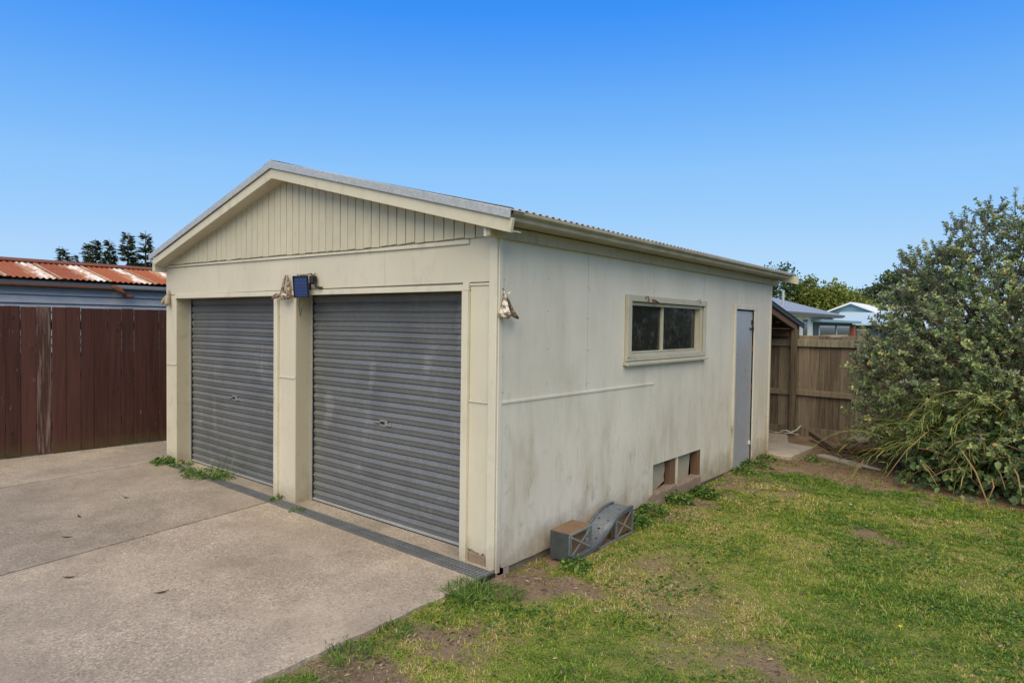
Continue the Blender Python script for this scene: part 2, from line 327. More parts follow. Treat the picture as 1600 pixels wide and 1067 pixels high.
class MB:
    def __init__(s): s.v = []; s.f = []
    def add(s, vs, fs):
        n = len(s.v); s.v += [tuple(q) for q in vs]; s.f += [tuple(i+n for i in f) for f in fs]; return s
    def box(s, x0, x1, y0, y1, z0, z1):
        return s.add([(x, y, z) for x in (x0, x1) for y in (y0, y1) for z in (z0, z1)],
              [(0, 1, 3, 2), (4, 6, 7, 5), (0, 4, 5, 1), (2, 3, 7, 6), (0, 2, 6, 4), (1, 5, 7, 3)])
    def prism(s, pts, off):
        n = len(pts); off = Vector(off); a = [Vector(p) for p in pts]; b = [p+off for p in a]
        return s.add(a+b, [tuple(range(n)), tuple(range(2*n-1, n-1, -1))]+[(i, (i+1) % n, (i+1) % n+n, i+n) for i in range(n)])
    def xz(s, pts, y0, y1): return s.prism([(x, y0, z) for x, z in pts], (0, y1-y0, 0))
    def yz(s, pts, x0, x1): return s.prism([(x0, y, z) for y, z in pts], (x1-x0, 0, 0))
    def xy(s, pts, z0, z1): return s.prism([(x, y, z0) for x, y in pts], (0, 0, z1-z0))
    def tube(s, pts, r, n=6, caps=True):
        pts = [Vector(p) for p in pts]; rs = r if isinstance(r, (list, tuple)) else [r]*len(pts)
        rings = []; k = len(pts); V = []
        for i, p in enumerate(pts):
            d = (pts[min(i+1, k-1)]-pts[max(i-1, 0)]).normalized()
            a = d.cross(Vector((0, 0, 1)) if abs(d.z) < .9 else Vector((1, 0, 0))).normalized(); b = d.cross(a)
            for j in range(n):
                t = 2*math.pi*j/n; V.append(p+(a*math.cos(t)+b*math.sin(t))*rs[i])
        F = [(i*n+j, i*n+(j+1) % n, (i+1)*n+(j+1) % n, (i+1)*n+j) for i in range(k-1) for j in range(n)]
        if caps: F += [tuple(range(n-1, -1, -1)), tuple(range((k-1)*n, k*n))]
        return s.add(V, F)
    def bar(s, a, b, w, h, upv=(0, 0, 1)):
        a = Vector(a); b = Vector(b); d = (b-a).normalized(); sx = d.cross(Vector(upv)).normalized(); uz = sx.cross(d)
        q = [sx*(w/2)+uz*(h/2), -sx*(w/2)+uz*(h/2), -sx*(w/2)-uz*(h/2), sx*(w/2)-uz*(h/2)]
        return s.prism([a+p for p in q], b-a)
    def build(s, name, mat, parent=None, bevel=0, smooth=False, world=True, jig=0):
        o0 = org(parent) if (parent is not None and world) else Vector((0, 0, 0))
        me = bpy.data.meshes.new(name)
        vs = [(x-o0.x, y-o0.y, z-o0.z) for x, y, z in s.v]
        if jig: vs = [tuple(c+random.uniform(-jig, jig) for c in p) for p in vs]
        me.from_pydata(vs, [], s.f)
        bm = bmesh.new(); bm.from_mesh(me); bmesh.ops.recalc_face_normals(bm, faces=bm.faces)
        if bevel: bmesh.ops.bevel(bm, geom=bm.edges[:], offset=bevel, segments=1, affect='EDGES', clamp_overlap=True)
        bm.to_mesh(me); bm.free()
        if smooth: me.polygons.foreach_set('use_smooth', [True]*len(me.polygons))
        return link_mesh(name, me, mat, parent)

def np_mesh(name, V, F, tint=None, mat=None, parent=None, world=True, attr='tint'):
    k = F.shape[1]; me = bpy.data.meshes.new(name)
    o0 = org(parent) if (parent is not None and world) else Vector((0, 0, 0))
    V = V-np.array(o0)[None]
    me.vertices.add(len(V)); me.vertices.foreach_set('co', V.astype(np.float32).ravel())
    me.loops.add(F.size); me.loops.foreach_set('vertex_index', F.astype(np.int32).ravel())
    me.polygons.add(len(F)); me.polygons.foreach_set('loop_start', np.arange(0, F.size, k, dtype=np.int32))
    me.update(calc_edges=True)
    if tint is not None:
        a = me.attributes.new(attr, 'FLOAT', 'POINT'); a.data.foreach_set('value', tint.astype(np.float32))
    return link_mesh(name, me, mat, parent)
def nrm(a): return a/np.maximum(np.linalg.norm(a, axis=1, keepdims=True), 1e-9)
def leaf_geo(P, D, N, L, W, T, fold=.25, curl=.15, simple=False):
    D = nrm(D); S = nrm(np.cross(D, N)); N = np.cross(S, D); L = L[:, None]; W = W[:, None]; n = len(P)
    up_ = N*fold*W; dn = N*curl*L
    q = [P, P+D*L*.32+S*W*.5+up_-dn*.12, P+D*L*.72+S*W*.38+up_-dn*.5, P+D*L*(1-curl*.3)-dn, P+D*L*.72-S*W*.38+up_-dn*.5, P+D*L*.32-S*W*.5+up_-dn*.12]
    if simple:
        V = np.stack(q, 1).reshape(-1, 3); b = np.arange(n)[:, None]*6; f = [(0, 1, 5), (1, 2, 4), (1, 4, 5), (2, 3, 4)]; k = 6
    else:
        q += [P+D*L*.32-dn*.12, P+D*L*.72-dn*.5]
        V = np.stack(q, 1).reshape(-1, 3); b = np.arange(n)[:, None]*8; f = [(0, 1, 6), (0, 6, 5), (1, 2, 7), (1, 7, 6), (6, 7, 4), (6, 4, 5), (2, 3, 7), (7, 3, 4)]; k = 8
    F = np.concatenate([b+np.array([t]) for t in f], 0)
    return V, F, np.repeat(T, k)
def leaves(name, mat, parent, P, D, N, L, W, T, **k):
    V, F, t = leaf_geo(P, D, N, L, W, T, **k); return np_mesh(name, V, F, t, mat, parent)
def rdir(n): return nrm(rng.normal(size=(n, 3)))

TAB = np.random.RandomState(5).rand(256, 256)
def vnoise(x, y):
    xi = np.floor(x).astype(int); yi = np.floor(y).astype(int); fx = x-xi; fy = y-yi
    fx = fx*fx*(3-2*fx); fy = fy*fy*(3-2*fy); g = lambda a, b: TAB[a % 256, b % 256]
    return (g(xi, yi)*(1-fx)+g(xi+1, yi)*fx)*(1-fy)+(g(xi, yi+1)*(1-fx)+g(xi+1, yi+1)*fx)*fy
def fbm(x, y, o=4):
    s = 0; a = .5; t = 0
    for i in range(o): s = s+a*vnoise(x*2**i+17*i, y*2**i+5*i); t += a; a *= .5
    return s/t

# ------------------------------------------------------------------ ground
def gz(x, y):
    x = np.asarray(x, float); y = np.asarray(y, float)
    z = -.034-.008*np.clip(y, 0, 8)+.03*(fbm(x*1.4+3, y*1.4+9)-.5)
    z = z-.035*np.exp(-np.clip(x, 0, 9)/.16)*(x > -.2)*(y > .0)*(y < 4.3)
    z = np.where(x < -.05, np.minimum(z, -.035), z)
    return z
def blob(x, y, cx, cy, rx, ry): return np.exp(-(((x-cx)/rx)**2+((y-cy)/ry)**2))
def green(x, y):
    g = .70+1.15*(fbm(x*1.1+31, y*1.1+7, 5)-.5)+.5*(vnoise(x*4.3+9, y*4.3)-.5)
    for c in [(.53, -.95, .36, .16, .62), (.24, -1.35, .25, .18, .5), (.62, -1.38, .30, .10, .5), (.50, .18, .36, .18, .5), (.25, .0, .28, .2, .7),
              (.95, .35, .3, .15, .2), (.12, 1.0, .20, .9, .8), (.35, 2.4, .18, .5, .45), (.15, 3.6, .25, 1.2, .45), (.3, 5.9, 1.0, .55, 1.5), (.9, 6.2, 1.4, .6, 1.5),
              (-.2, 7.5, 2, 1.6, 1.6), (1.1, 4.9, .6, .3, .3), (2.6, 5.6, 1.3, .8, 1.0), (3.3, 1.3, .5, .3, .1), (.05, -.2, .25, .2, .4)]:
        g = g-c[4]*blob(x, y, *c[:4])
    g = g+.35*blob(x, y, .75, 4.6, .9, .5)+.35*blob(x, y, 2, 2, 1.6, 1.5)+.3*blob(x, y, .25, -.42, .5, .12)+.25*blob(x, y, 1.5, -.9, .7, .6)
    return np.clip(g, 0, 1.1)
xs = np.concatenate([[-900, -400, -200, -100, -60, -40, -25, -15, -10, -7, -5, -3, -1.5, -.6], np.arange(-.3, 5.6, .05), [6, 7, 9, 12, 18, 30, 50, 90, 160, 300, 900]])
ys = np.concatenate([[-600, -200, -60, -25, -12, -8, -6, -4.5, -3.5], np.arange(-3, 8.6, .05), [9, 10, 12, 15, 20, 28, 40, 60, 90, 150, 300, 900]])
X, Y = np.meshgrid(xs, ys, indexing='ij'); Z = gz(X, Y); GR = green(X, Y)
GR = np.where((X > 6) | (Y > 9) | (X < -8), .8, GR)
ny = len(ys); ii = (np.arange(len(xs)-1)[:, None]*ny+np.arange(ny-1)[None]).ravel()
F = np.stack([ii, ii+ny, ii+ny+1, ii+1], 1)
go = np_mesh('ground', np.stack([X.ravel(), Y.ravel(), Z.ravel()], 1), F, GR.ravel(), 'soil', attr='green')
go['kind'] = 'structure'
go.data.polygons.foreach_set('use_smooth', [True]*len(go.data.polygons))

# driveway: three concrete slabs, the strip at the doors
dw = thing('driveway', None, None, (0, 0, 0), kind='structure')
def rough_edge(a, b, n, amp):
    out = []
    for i in range(n):
        t = i/n; p = (a[0]+(b[0]-a[0])*t, a[1]+(b[1]-a[1])*t); out.append((p[0]+random.uniform(-amp, amp), p[1]+random.uniform(-amp, amp)*.5))
    return out
j1 = lambda y: -2.773+(-.141-y)*.144
j2 = lambda y: -5.43+(-.07-y)*.117
ed = lambda x: -.203+(x-.03)*-.0  # drain outer edge, right end
dl = lambda x: -.20+(x-.03)*-.0145
A = [(j1(dl(-2.77))+.015, dl(-2.77))]+[(.0, dl(0))]+[(.035, -.23)]
A += rough_edge((.03, -.3), (.03, -1.9), 22, .012)+rough_edge((.03, -1.9), (-.1, -9), 16, .02)+[(-.1, -9), (j1(-9)+.015, -9)]
MB().xy(A, -.10, 0).build('concrete_slab', 'driveway_concrete', dw, bevel=.008)
Bp = [(j2(dl(-5.4))+.016, dl(-5.4)), (j1(dl(-2.77))-.012, dl(-2.77)), (j1(-9)-.012, -9), (j2(-9)+.016, -9)]
MB().xy(Bp, -.10, .0).build('concrete_slab', 'worn_concrete', dw, bevel=.006)
MB().xy([(-6.95, 4.5), (-5.44, 4.5), (-5.46, 0), (j2(-.07)-.03, -.07), (j2(-9)-.03, -9), (-7.3, -9)], -.10, -.002).build('concrete_slab', 'old_concrete', dw, bevel=.006)
MB().xy([(-5.40, -.02), (.0, -.052), (.0, .16), (-5.40, .16)], -.1, .002).build('threshold', 'old_concrete', dw)

# ------------------------------------------------------------------ garage
G = thing('garage', 'low cream double garage with two grey roller doors and a gabled front', 'garage')
W_, L_ = 5.38, 5.98; AX0 = -2.69
def gb(name, mat, *b, bevel=.003):
    return MB().box(*b).build(name, mat, G, bevel=bevel)
# solid cores of the walls behind the sheets
core = MB()
core.box(-.10, -.009, .02, 1.80, .0, 2.36).box(-.10, -.009, 1.80, 3.60, .42, 1.40).box(-.10, -.009, 1.80, 3.60, 2.02, 2.36)
core.box(-.10, -.009, 1.80, 2.42, -.02, .42).box(-.10, -.009, 3.60, 4.56, -.05, 2.36).box(-.10, -.009, 4.56, 5.32, 1.985, 2.36).box(-.10, -.009, 5.32, 5.96, -.06, 2.36)
core.box(-W_+.01, -.11, 5.86, 5.96, 0, 2.36).box(-W_+.01, -W_+.10, .02, 5.86, 0, 2.36)
core.xz([(-W_+.01, 2.36), (-.01, 2.36), (-.01, 2.42), (-2.69, 3.1), (-W_+.01, 2.42)], 5.88, 5.96)
core.xz([(-W_+.12, 2.40), (-.12, 2.40), (-.12, 2.44), (-2.69, 3.08), (-W_+.12, 2.44)], .03, .08)
core.build('wall_frame', 'dark_inside', G)
gb('floor', 'foundation', -W_+.02, -.02, .17, 5.9, -.08, .0, bevel=0)
gb('foundation', 'foundation', -.16, -.036, .06, 5.9, -.25, .03, bevel=.006)
MB().box(-W_-.004, -W_+.006, .05, 5.97, -.02, 2.42).build('wall_panel', 'side_paint', G)
MB().xz([(-W_, -.06), (0, -.06), (0, 2.40), (AX0, 3.08), (-W_, 2.40)], 5.962, 5.975).build('wall_panel', 'side_paint', G)
# front pillars and lintel (solid, painted)
def front_panel(x0, x1, z0, z1, y0=-.006, y1=.012): return MB().box(x0+.0015, x1-.0015, y0, y1, z0+.0015, z1-.0015).build('wall_panel', 'cream_paint', G, bevel=.002)
for a, b in zip([-5.38, -4.275, -3.03, -2.46, -1.23], [-4.275, -3.03, -2.46, -1.23, -.066]):
    front_panel(a, b, 2.045, 2.366)
MB().box(-5.37, -.03, .014, .17, 2.0, 2.39).build('lintel', 'cream_paint', G)
front_panel(-5.38, -5.12, 1.205, 2.04); front_panel(-5.38, -5.12, .0, 1.195)
front_panel(-2.82, -2.522, 1.207, 2.04)
front_panel(-.262, -.066, 1.19, 2.02)
# lower sheets with rotten bottom edges
def jagged(x0, x1, z0, amp, zt, n=14):
    pts = [(x0, zt), (x1, zt)]
    for i in range(n+1):
        t = i/n; pts.append((x1+(x0-x1)*t, z0(t)+random.uniform(-amp, amp)))
    MB().xz(pts, -.006, .008).build('wall_panel', 'cream_paint', G)
jagged(-.262, -.068, lambda t: .055+.05*t+(.02 if .1 < t < .3 else 0), .008, 1.178)
jagged(-2.82, -2.522, lambda t: .03*(abs(t-.75) < .15)+.004, .003, 1.197)
for (x0, x1) in ((-5.37, -5.125), (-2.815, -2.53), (-.255, -.03)):
    MB().box(x0, x1, .012, .19, .0, 2.0).build('pillar', 'cream_paint', G, bevel=.003)
for x0, x1, z in ((-5.378, -5.13, 1.2), (-2.815, -2.54, 1.202), (-.26, -.07, 1.184), (-.262, -.07, 2.03)):
    MB().box(x0, x1, -.014, -.006, z-.008, z+.008).build('joint_strip', 'trim_paint', G, bevel=.002)
# inner reveal linings (right faces of the pillars)
MB().box(-5.125, -5.117, -.004, .165, 0, 2.0).build('reveal_board', 'reveal_shade_paint', G, bevel=.001)
MB().box(-2.529, -2.518, -.012, .165, 0, 2.0).build('reveal_board', 'reveal_shade_paint', G, bevel=.001)
# door trims
MB().xz([(-5.12, 2.0), (-.30, 1.985), (-.30, 2.03), (-5.12, 2.048)], -.024, -.006).build('head_trim', 'trim_paint', G, bevel=.002)
MB().box(-.324, -.263, -.034, .02, -.0, 1.985).build('door_trim', 'trim_paint', G, bevel=.003)
MB().box(-.318, -.262, -.03, -.005, 1.987, 2.045).build('door_trim', 'trim_paint', G, bevel=.003)
MB().box(-2.882, -2.822, -.034, .02, .0, 2.0).build('door_trim', 'trim_paint', G, bevel=.003)
# corner boards
MB().box(-.066, .006, -.026, -.006, .0, 2.36).build('corner_board', 'trim_paint', G, bevel=.004)
MB().box(-.006, .014, -.005, .04, -.03, 2.36).build('corner_board', 'side_paint', G, bevel=.004)
MB().box(-.008, .012, 5.94, 5.99, -.06, 2.36).build('corner_board', 'side_paint', G, bevel=.004)
MB().box(-5.392, -5.376, -.008, .05, 0, 2.40).build('corner_board', 'trim_paint', G, bevel=.003)
MB().box(-.07, .0, -.02, .10, -.06, .035).build('corner_block', 'rot_timber', G, bevel=.006)
MB().box(-.26, -.07, -.004, .12, -.02, .075).build('bottom_plate', 'rot_timber', G, bevel=.006)
# side sheets
def side_panel(pts, mat='side_paint', xo=-.0005): return MB().yz(pts, -.009, xo).build('wall_panel', mat, G)
r_ = lambda y0, y1, z0, z1: [(y0+.0035, z0), (y1-.0035, z0), (y1-.0035, z1), (y0+.0035, z1)]
side_panel(r_(.04, 1.168, 1.186, 2.36))
side_panel([(1.17, 1.186), (2.368, 1.186), (2.368, 1.40), (1.82, 1.40), (1.82, 2.02), (2.368, 2.02), (2.368, 2.36), (1.17, 2.36)])
side_panel([(2.372, 1.186), (2.413, 1.186), (2.418, 1.17), (2.418, .352), (3.598, .345), (3.598, 1.40), (2.372, 1.40)])
side_panel(r_(2.37, 3.6, 2.02, 2.36))
side_panel([(3.604, -.05), (4.54, -.06), (4.54, 1.99), (4.797, 1.99), (4.797, 2.36), (3.604, 2.36)])
side_panel([(4.803, 2.015), (5.33, 2.015), (5.33, -.07), (5.94, -.075), (5.94, 2.36), (4.803, 2.36)])
lp = [(.04, 1.176), (2.41, 1.168), (2.41, .0)]
for i in range(20):
    y = 2.41-(2.41-.075)*i/19; lp.append((y, -.012+.02*max(0, (y-1.2))*.2+random.uniform(-.006, .006)))
lp += [(.06, .0), (.048, .03), (.04, .05)]
side_panel(lp, xo=.005)
MB().yz([(.04, 1.176), (2.39, 1.164), (2.39, 1.186), (.04, 1.198)], .0, .012).build('batten', 'side_paint', G, bevel=.003)
nails = MB()
def nail(y, z): nails.add([(.0012, y-.003, z), (.0012, y, z-.003), (.0012, y+.003, z), (.0012, y, z+.003), (-.0006, y-.0045, z-.0045), (-.0006, y+.0045, z-.0045), (-.0006, y+.0045, z+.0045), (-.0006, y-.0045, z+.0045)], [(0, 1, 2, 3), (0, 4, 5, 1), (1, 5, 6, 2), (2, 6, 7, 3), (3, 7, 4, 0)])
for yy, z0, z1 in ((.06, .15, 1.1), (.06, 1.25, 2.3), (1.155, 1.25, 2.3), (1.185, 1.25, 2.3), (2.355, 2.08, 2.3), (2.385, 2.08, 2.3), (2.43, .42, 1.3), (2.39, .15, 1.1), (3.585, .42, 1.3), (3.615, .1, 2.3), (4.78, 2.05, 2.3), (4.82, 2.05, 2.3), (5.90, .1, 2.3), (.58, .2, 1.1), (1.7, .2, 1.1), (.6, 1.3, 2.3), (4.2, .2, 2.3), (3.0, .42, 1.3)):
    z = z0
    while z < z1:
        if random.random() < .75: nail(yy+random.uniform(-.006, .006), z+random.uniform(-.015, .015)); z += .27
nails.build('nail_heads', 'nail', G)['kind'] = 'stuff'
# opening low in the side wall: lining sheets, studs, rotten plate
MB().yz([(2.42, -.02), (2.86, .10), (2.845, .16), (2.87, .22), (2.85, .40), (2.42, .40)], -.098, -.090).build('lining_sheet', 'lining_board', G)
MB().yz([(3.03, .02), (3.43, .02), (3.50, .40), (3.03, .40)], -.085, -.077).build('lining_sheet', 'lining_board', G)
MB().box(-.098, -.03, 2.88, 3.0, .03, .42).build('stud', 'timber_brown', G, bevel=.003)
MB().box(-.05, -.012, 3.0, 3.028, .03, .42).build('stud_batten', 'side_paint', G, bevel=.002)
MB().box(-.098, -.01, 3.54, 3.60, .02, .42).build('stud', 'timber_brown', G, bevel=.003)
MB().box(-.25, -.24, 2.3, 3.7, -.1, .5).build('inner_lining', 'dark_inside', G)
pl = MB()
def plate(y0, y1, zt, name, mat):
    b = MB(); n = 7
    top = [(y0+(y1-y0)*i/n, zt+random.uniform(-.012, .012)) for i in range(n+1)]
    b.yz([(y0, -.15), (y1, -.15)]+top[::-1], -.10, .012+random.uniform(0, .015)); return b.build(name, mat, G, bevel=.004)
plate(2.30, 2.95, .055, 'bottom_plate', 'rot_timber'); plate(2.96, 3.56, .045, 'bottom_plate', 'rot_timber'); plate(1.9, 2.6, -.03, 'bottom_plate', 'rot_timber')

# gable cladding: narrow boards, each its own piece, and the sagging bead below
zb = lambda x: float(np.interp(x, [-5.4, -5.14, -3.87, -2.72, -1.53, -1.19, -.65, 0], [2.412, 2.408, 2.396, 2.384, 2.368, 2.371, 2.370, 2.368]))
zbt = lambda x: float(np.interp(x, [-5.4, -5.08, -2.72, -1.77, -.93, -.3], [2.382, 2.378, 2.350, 2.341, 2.330, 2.326]))
zt_ = lambda x: 3.11-.258*abs(x+2.69)
pitch_ = .1075; i = 0; x = -5.36
while x < -.08:
    x1 = min(x+pitch_, -.06); z0 = zb(x)+random.uniform(-.003, .004)
    if zt_(x1)-z0 > .02 and zt_(x)-z0 > .02:
        o_ = random.uniform(-.001, .0015); w = x1-x
        mid = [(x1, zt_(x1))]
        if x < -2.69 < x1: mid = [(x1, zt_(x1)), (-2.69, zt_(-2.69))]
        b = MB(); b.xz([(x, z0), (x1-.009, z0+random.uniform(-.004, .004))]+[(q[0]-.009 if q[0] == x1 else q[0], q[1]) for q in mid]+[(x, zt_(x))], -.024+o_, -.002)
        b.build('cladding_board', 'cladding_paint', G, bevel=.0025)
    x += pitch_; i += 1
MB().xz([(-W_, 2.36), (-.01, 2.36), (-.01, 2.43), (-2.69, 3.12), (-W_, 2.43)], .0005, .010).build('gable_backing', 'cladding_paint', G)
n = 12; tp = [(-5.30+(5.03)*i/n) for i in range(n+1)]
MB().xz([(x, zbt(x)) for x in tp]+[(x, zb(x)-.012) for x in tp[::-1]], -.022, -.006).build('bead_trim', 'trim_paint', G, bevel=.002)
# barge boards, metal barge flashing, soffits
AX, AZ = -2.69, 3.252
zR = lambda x: AZ-.2555*(x-AX); zL = lambda x: AZ-.262*(AX-x)
xr, xl = .262, -5.462
MB().xz([(AX, AZ-.064), (xr, zR(xr)-.056), (xr-.02, zR(xr)-.150), (AX, AZ-.162)], -.172, -.142).build('barge_board', 'fascia_paint', G, bevel=.003)
MB().xz([(AX, AZ-.064), (AX, AZ-.162), (xl+.13, zL(xl+.13)-.155), (xl+.03, zL(xl+.03)-.075)], -.172, -.142).build('barge_board', 'fascia_paint', G, bevel=.003)
def flash(pts, pts2):
    b = MB(); b.xz(pts, -.190, -.176); b.xz(pts2, -.186, -.03); return b.build('barge_flashing', 'roof_metal', G, bevel=.002)
flash([(AX, AZ), (xr-.006, zR(xr)), (xr-.012, zR(xr)-.058), (AX, AZ-.067)], [(AX, AZ+.004), (xr-.006, zR(xr)+.004), (xr-.006, zR(xr)-.006), (AX, AZ-.006)])
flash([(AX, AZ), (AX, AZ-.067), (xl+.02, zL(xl)-.062), (xl, zL(xl))], [(AX, AZ+.004), (AX, AZ-.006), (xl, zL(xl)-.006), (xl, zL(xl)+.004)])
MB().xz([(AX, AZ-.15), (.20, zR(.20)-.138), (.20, zR(.20)-.146), (AX, AZ-.158)], -.1415, .0).build('soffit', 'fascia_paint', G)
MB().xz([(AX, AZ-.158), (-5.42, zL(-5.42)-.146), (-5.42, zL(-5.42)-.138), (AX, AZ-.15)], -.1415, .0).build('soffit', 'fascia_paint', G)
# side fascia, gutter, left fascia
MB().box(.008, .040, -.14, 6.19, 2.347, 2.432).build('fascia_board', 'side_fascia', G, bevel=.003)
MB().box(-.02, .008, -.142, -.02, 2.345, 2.44).build('fascia_block', 'trim_paint', G, bevel=.003)
MB().box(-5.47, -5.40, -.14, 6.1, 2.33, 2.46).build('fascia_board', 'fascia_paint', G, bevel=.003)
gp = [(.04, 2.498), (.04, 2.436), (.215, 2.432), (.222, 2.440), (.212, 2.446), (.215, 2.462), (.240, 2.476), (.246, 2.482), (.247, 2.503), (.236, 2.504), (.234, 2.486), (.205, 2.466), (.2, 2.445), (.05, 2.444), (.05, 2.498)]
m = mk('gutter_paint', .5)
gc = m.mix(m.rng(m.noise(6, 5, .6, vec=m.mapv((1, 1, 1))), .35, .7), (.30, .272, .205), (.42, .385, .30)); gc = m.mix(m.math('MULTIPLY', m.rng(m.noise(3, 5, .7, vec=m.mapv((1, 1, 4), (2, 2, 2))), .56, .7), .6), gc, (.30, .18, .10))
gc = m.mix(m.math('MULTIPLY', m.rng(m.noise(2.3, 5, .7, vec=m.mapv((1, 1, 4), (8, 5, 2))), .58, .7), .5), gc, (.18, .20, .12)); m.color(gc)
MB().xz(gp, -.135, 6.02).build('gutter', 'gutter_paint', G)
MB().xz([(.04, 2.436), (.215, 2.434), (.24, 2.48), (.24, 2.5), (.04, 2.5)], 6.02, 6.03).build('gutter_end', 'gutter_paint', G)
# back barge end seen past the gutter
MB().xz([(.30, zR(.3)-.02), (.30, zR(.3)-.13), (-.1, zR(-.1)-.13), (-2.69, AZ-.15), (-2.69, AZ-.03)], 6.19, 6.22).build('barge_board', 'fascia_paint', G, bevel=.003)
# corrugated roof planes
def corrugated(name, mat, parent, x0, z0, x1, z1, y0, y1, pit=.0762, amp=.009, ns=6, nx=2, world=True):
    n = int((y1-y0)/pit*ns); b = MB(); dz = z1-z0; dx = x1-x0; l = math.hypot(dx, dz); nx_, nz_ = -dz/l, dx/l
    if nz_ < 0: nx_, nz_ = -nx_, -nz_
    V = []
    for i in range(n+1):
        y = y0+(y1-y0)*i/n; a = amp*math.cos(2*math.pi*(y-y0)/pit)
        for j in range(nx): t = j/(nx-1); V.append((x0+dx*t+nx_*a, y, z0+dz*t+nz_*a))
    b.add(V, [(i*nx+j, i*nx+j+1, (i+1)*nx+j+1, (i+1)*nx+j) for i in range(n) for j in range(nx-1)])
    return b.build(name, mat, parent, smooth=True, world=world)
corrugated('roof_sheet', 'roof_metal', G, AX, AZ-.012, .245, zR(.245)+.004, -.15, 6.2)
corrugated('roof_sheet', 'roof_metal', G, AX, AZ-.012, -5.44, zL(-5.44)-.004, -.15, 6.2)
MB().xz([(-W_, 2.43), (AX, 3.13), (0, 2.43), (0, 2.40), (AX, 3.09), (-W_, 2.40)], .1, 5.9).build('roof_lining', 'dark_inside', G)
MB().xz([(AX-.13, AZ-.022), (AX, AZ+.014), (AX+.13, AZ-.022), (AX, AZ+.006)], -.18, 6.2).build('ridge_cap', 'roof_metal', G)

# roller doors
def roller_door(x0, x1):
    pit = .0862; prof = [(0, .016), (.045, .016), (.065, .003), (.47, -.001), (.52, -.008), (.57, -.008), (.93, .008), (.945, .016)]
    V = []; z = .026; k = 0; nx = 9
    zs = []
    while z < 2.05:
        for t, d in prof: zs.append((z+t*pit, d))
        z += pit
    zs.append((z, .011))
    for (zz, d) in zs:
        for j in range(nx):
            t = j/(nx-1); V.append((x0+(x1-x0)*t, .172+d+.003*math.sin(3.1*zz+5*t)+.002*math.sin(9*t+zz*1.7), zz+.0018*math.sin(7*t+zz*3)))
    b = MB().add(V, [(i*nx+j, i*nx+j+1, (i+1)*nx+j+1, (i+1)*nx+j) for i in range(len(zs)-1) for j in range(nx-1)])
    d = b.build('roller_door', 'door_curtain', G)
    MB().box(x0, x1, .158, .178, .010, .030).build('bottom_rail', 'galvanised', d, bevel=.003)
    MB().box(x0, x1, .162, .175, .002, .010).build('rubber_seal', 'rubber', d)
    for xa, xb in ((x0-.035, x0-.004), (x1+.004, x1+.035)):
        MB().box(xa, xb, .150, .158, .0, 2.02).box(xa, xb, .188, .20, 0, 2.02).build('guide_rail', 'galvanised', d)
        MB().box(xa, xb, .160, .186, .0, 2.02).build('guide_strip', 'rubber', d)
    xc = (x0+x1)/2-.04; zc = .87
    h = MB().box(xc-.05, xc+.05, .160, .172, zc-.028, zc+.028)
    h.tube([(xc-.11, .158, zc+.005), (xc-.04, .150, zc+.004)], .008).tube([(xc+.04, .150, zc-.008), (xc+.11, .154, zc-.01)], .008)
    h.build('door_handle', 'handle_metal', d, bevel=.002)
    MB().box(xc-.03, xc+.02, .155, .160, zc-.006, zc+.014).build('keyhole_plate', 'black_plastic', d)
    return d
d1 = roller_door(-5.085, -2.90); d2 = roller_door(-2.495, -.30)
d1['label'] = 'left grey corrugated roller door, seen narrower'; d2['label'] = 'right grey corrugated roller door with lock handle'

# side window
def wb(*b): return b
w = MB().box(.001, .036, 1.797, 1.872, 1.45, 2.035).build('window', 'window_paint', G, bevel=.003)
MB().box(.001, .034, 1.8725, 3.62, 1.975, 2.033).build('head_trim', 'window_paint', w, bevel=.003)
MB().box(.001, .026, 3.575, 3.62, 1.46, 1.9745).build('side_trim', 'window_paint', w, bevel=.003)
MB().box(.001, .030, 1.79, 3.615, 1.415, 1.4595).build('sill_board', 'window_paint', w, bevel=.003)
MB().xz([(.001, 1.415), (.052, 1.400), (.052, 1.374), (.001, 1.382)], 1.775, 3.63).build('window_sill', 'window_paint', w, bevel=.003)
MB().box(-.085, .0, 3.50, 3.5745, 1.46, 1.965).build('reveal', 'window_paint', w)
MB().box(-.085, .0, 1.87, 1.886, 1.46, 1.965).build('reveal', 'window_paint', w)
MB().box(-.085, .0, 1.886, 3.50, 1.94, 1.97).build('reveal', 'window_paint', w)
MB().xz([(-.085, 1.46), (.0, 1.455), (.0, 1.470), (-.085, 1.492)], 1.886, 3.50).build('reveal', 'window_paint', w)
MB().box(-.062, -.03, 2.613, 2.653, 1.485, 1.945).build('mullion', 'window_paint', w, bevel=.003)
MB().box(-.070, -.04, 1.887, 1.903, 1.49, 1.94).box(-.070, -.04, 3.475, 3.499, 1.49, 1.94).box(-.070, -.038, 1.903, 2.612, 1.485, 1.502).box(-.070, -.038, 2.654, 3.475, 1.485, 1.502).build('sash', 'window_paint', w)
for y0, y1 in ((1.90, 2.63), (2.65, 3.48)):
    MB().box(-.057, -.052, y0, y1, 1.49, 1.95).build('pane', 'glass', w)
MB().tube([(.036, 2.12, 2.01), (.055, 2.14, 2.03), (.05, 2.17, 1.985), (.036, 2.20, 2.0)], .005).build('hook', 'rust', w)
MB().tube([(.036, 2.26, 2.0), (.05, 2.30, 1.995), (.05, 2.38, 1.97)], .008).build('hook', 'rust', w)
MB().tube([(.034, 3.34, 2.03), (.055, 3.35, 2.045), (.05, 3.40, 2.05), (.04, 3.42, 2.0), (.05, 3.40, 1.96)], .004).build('hook', 'bone_tan', w)
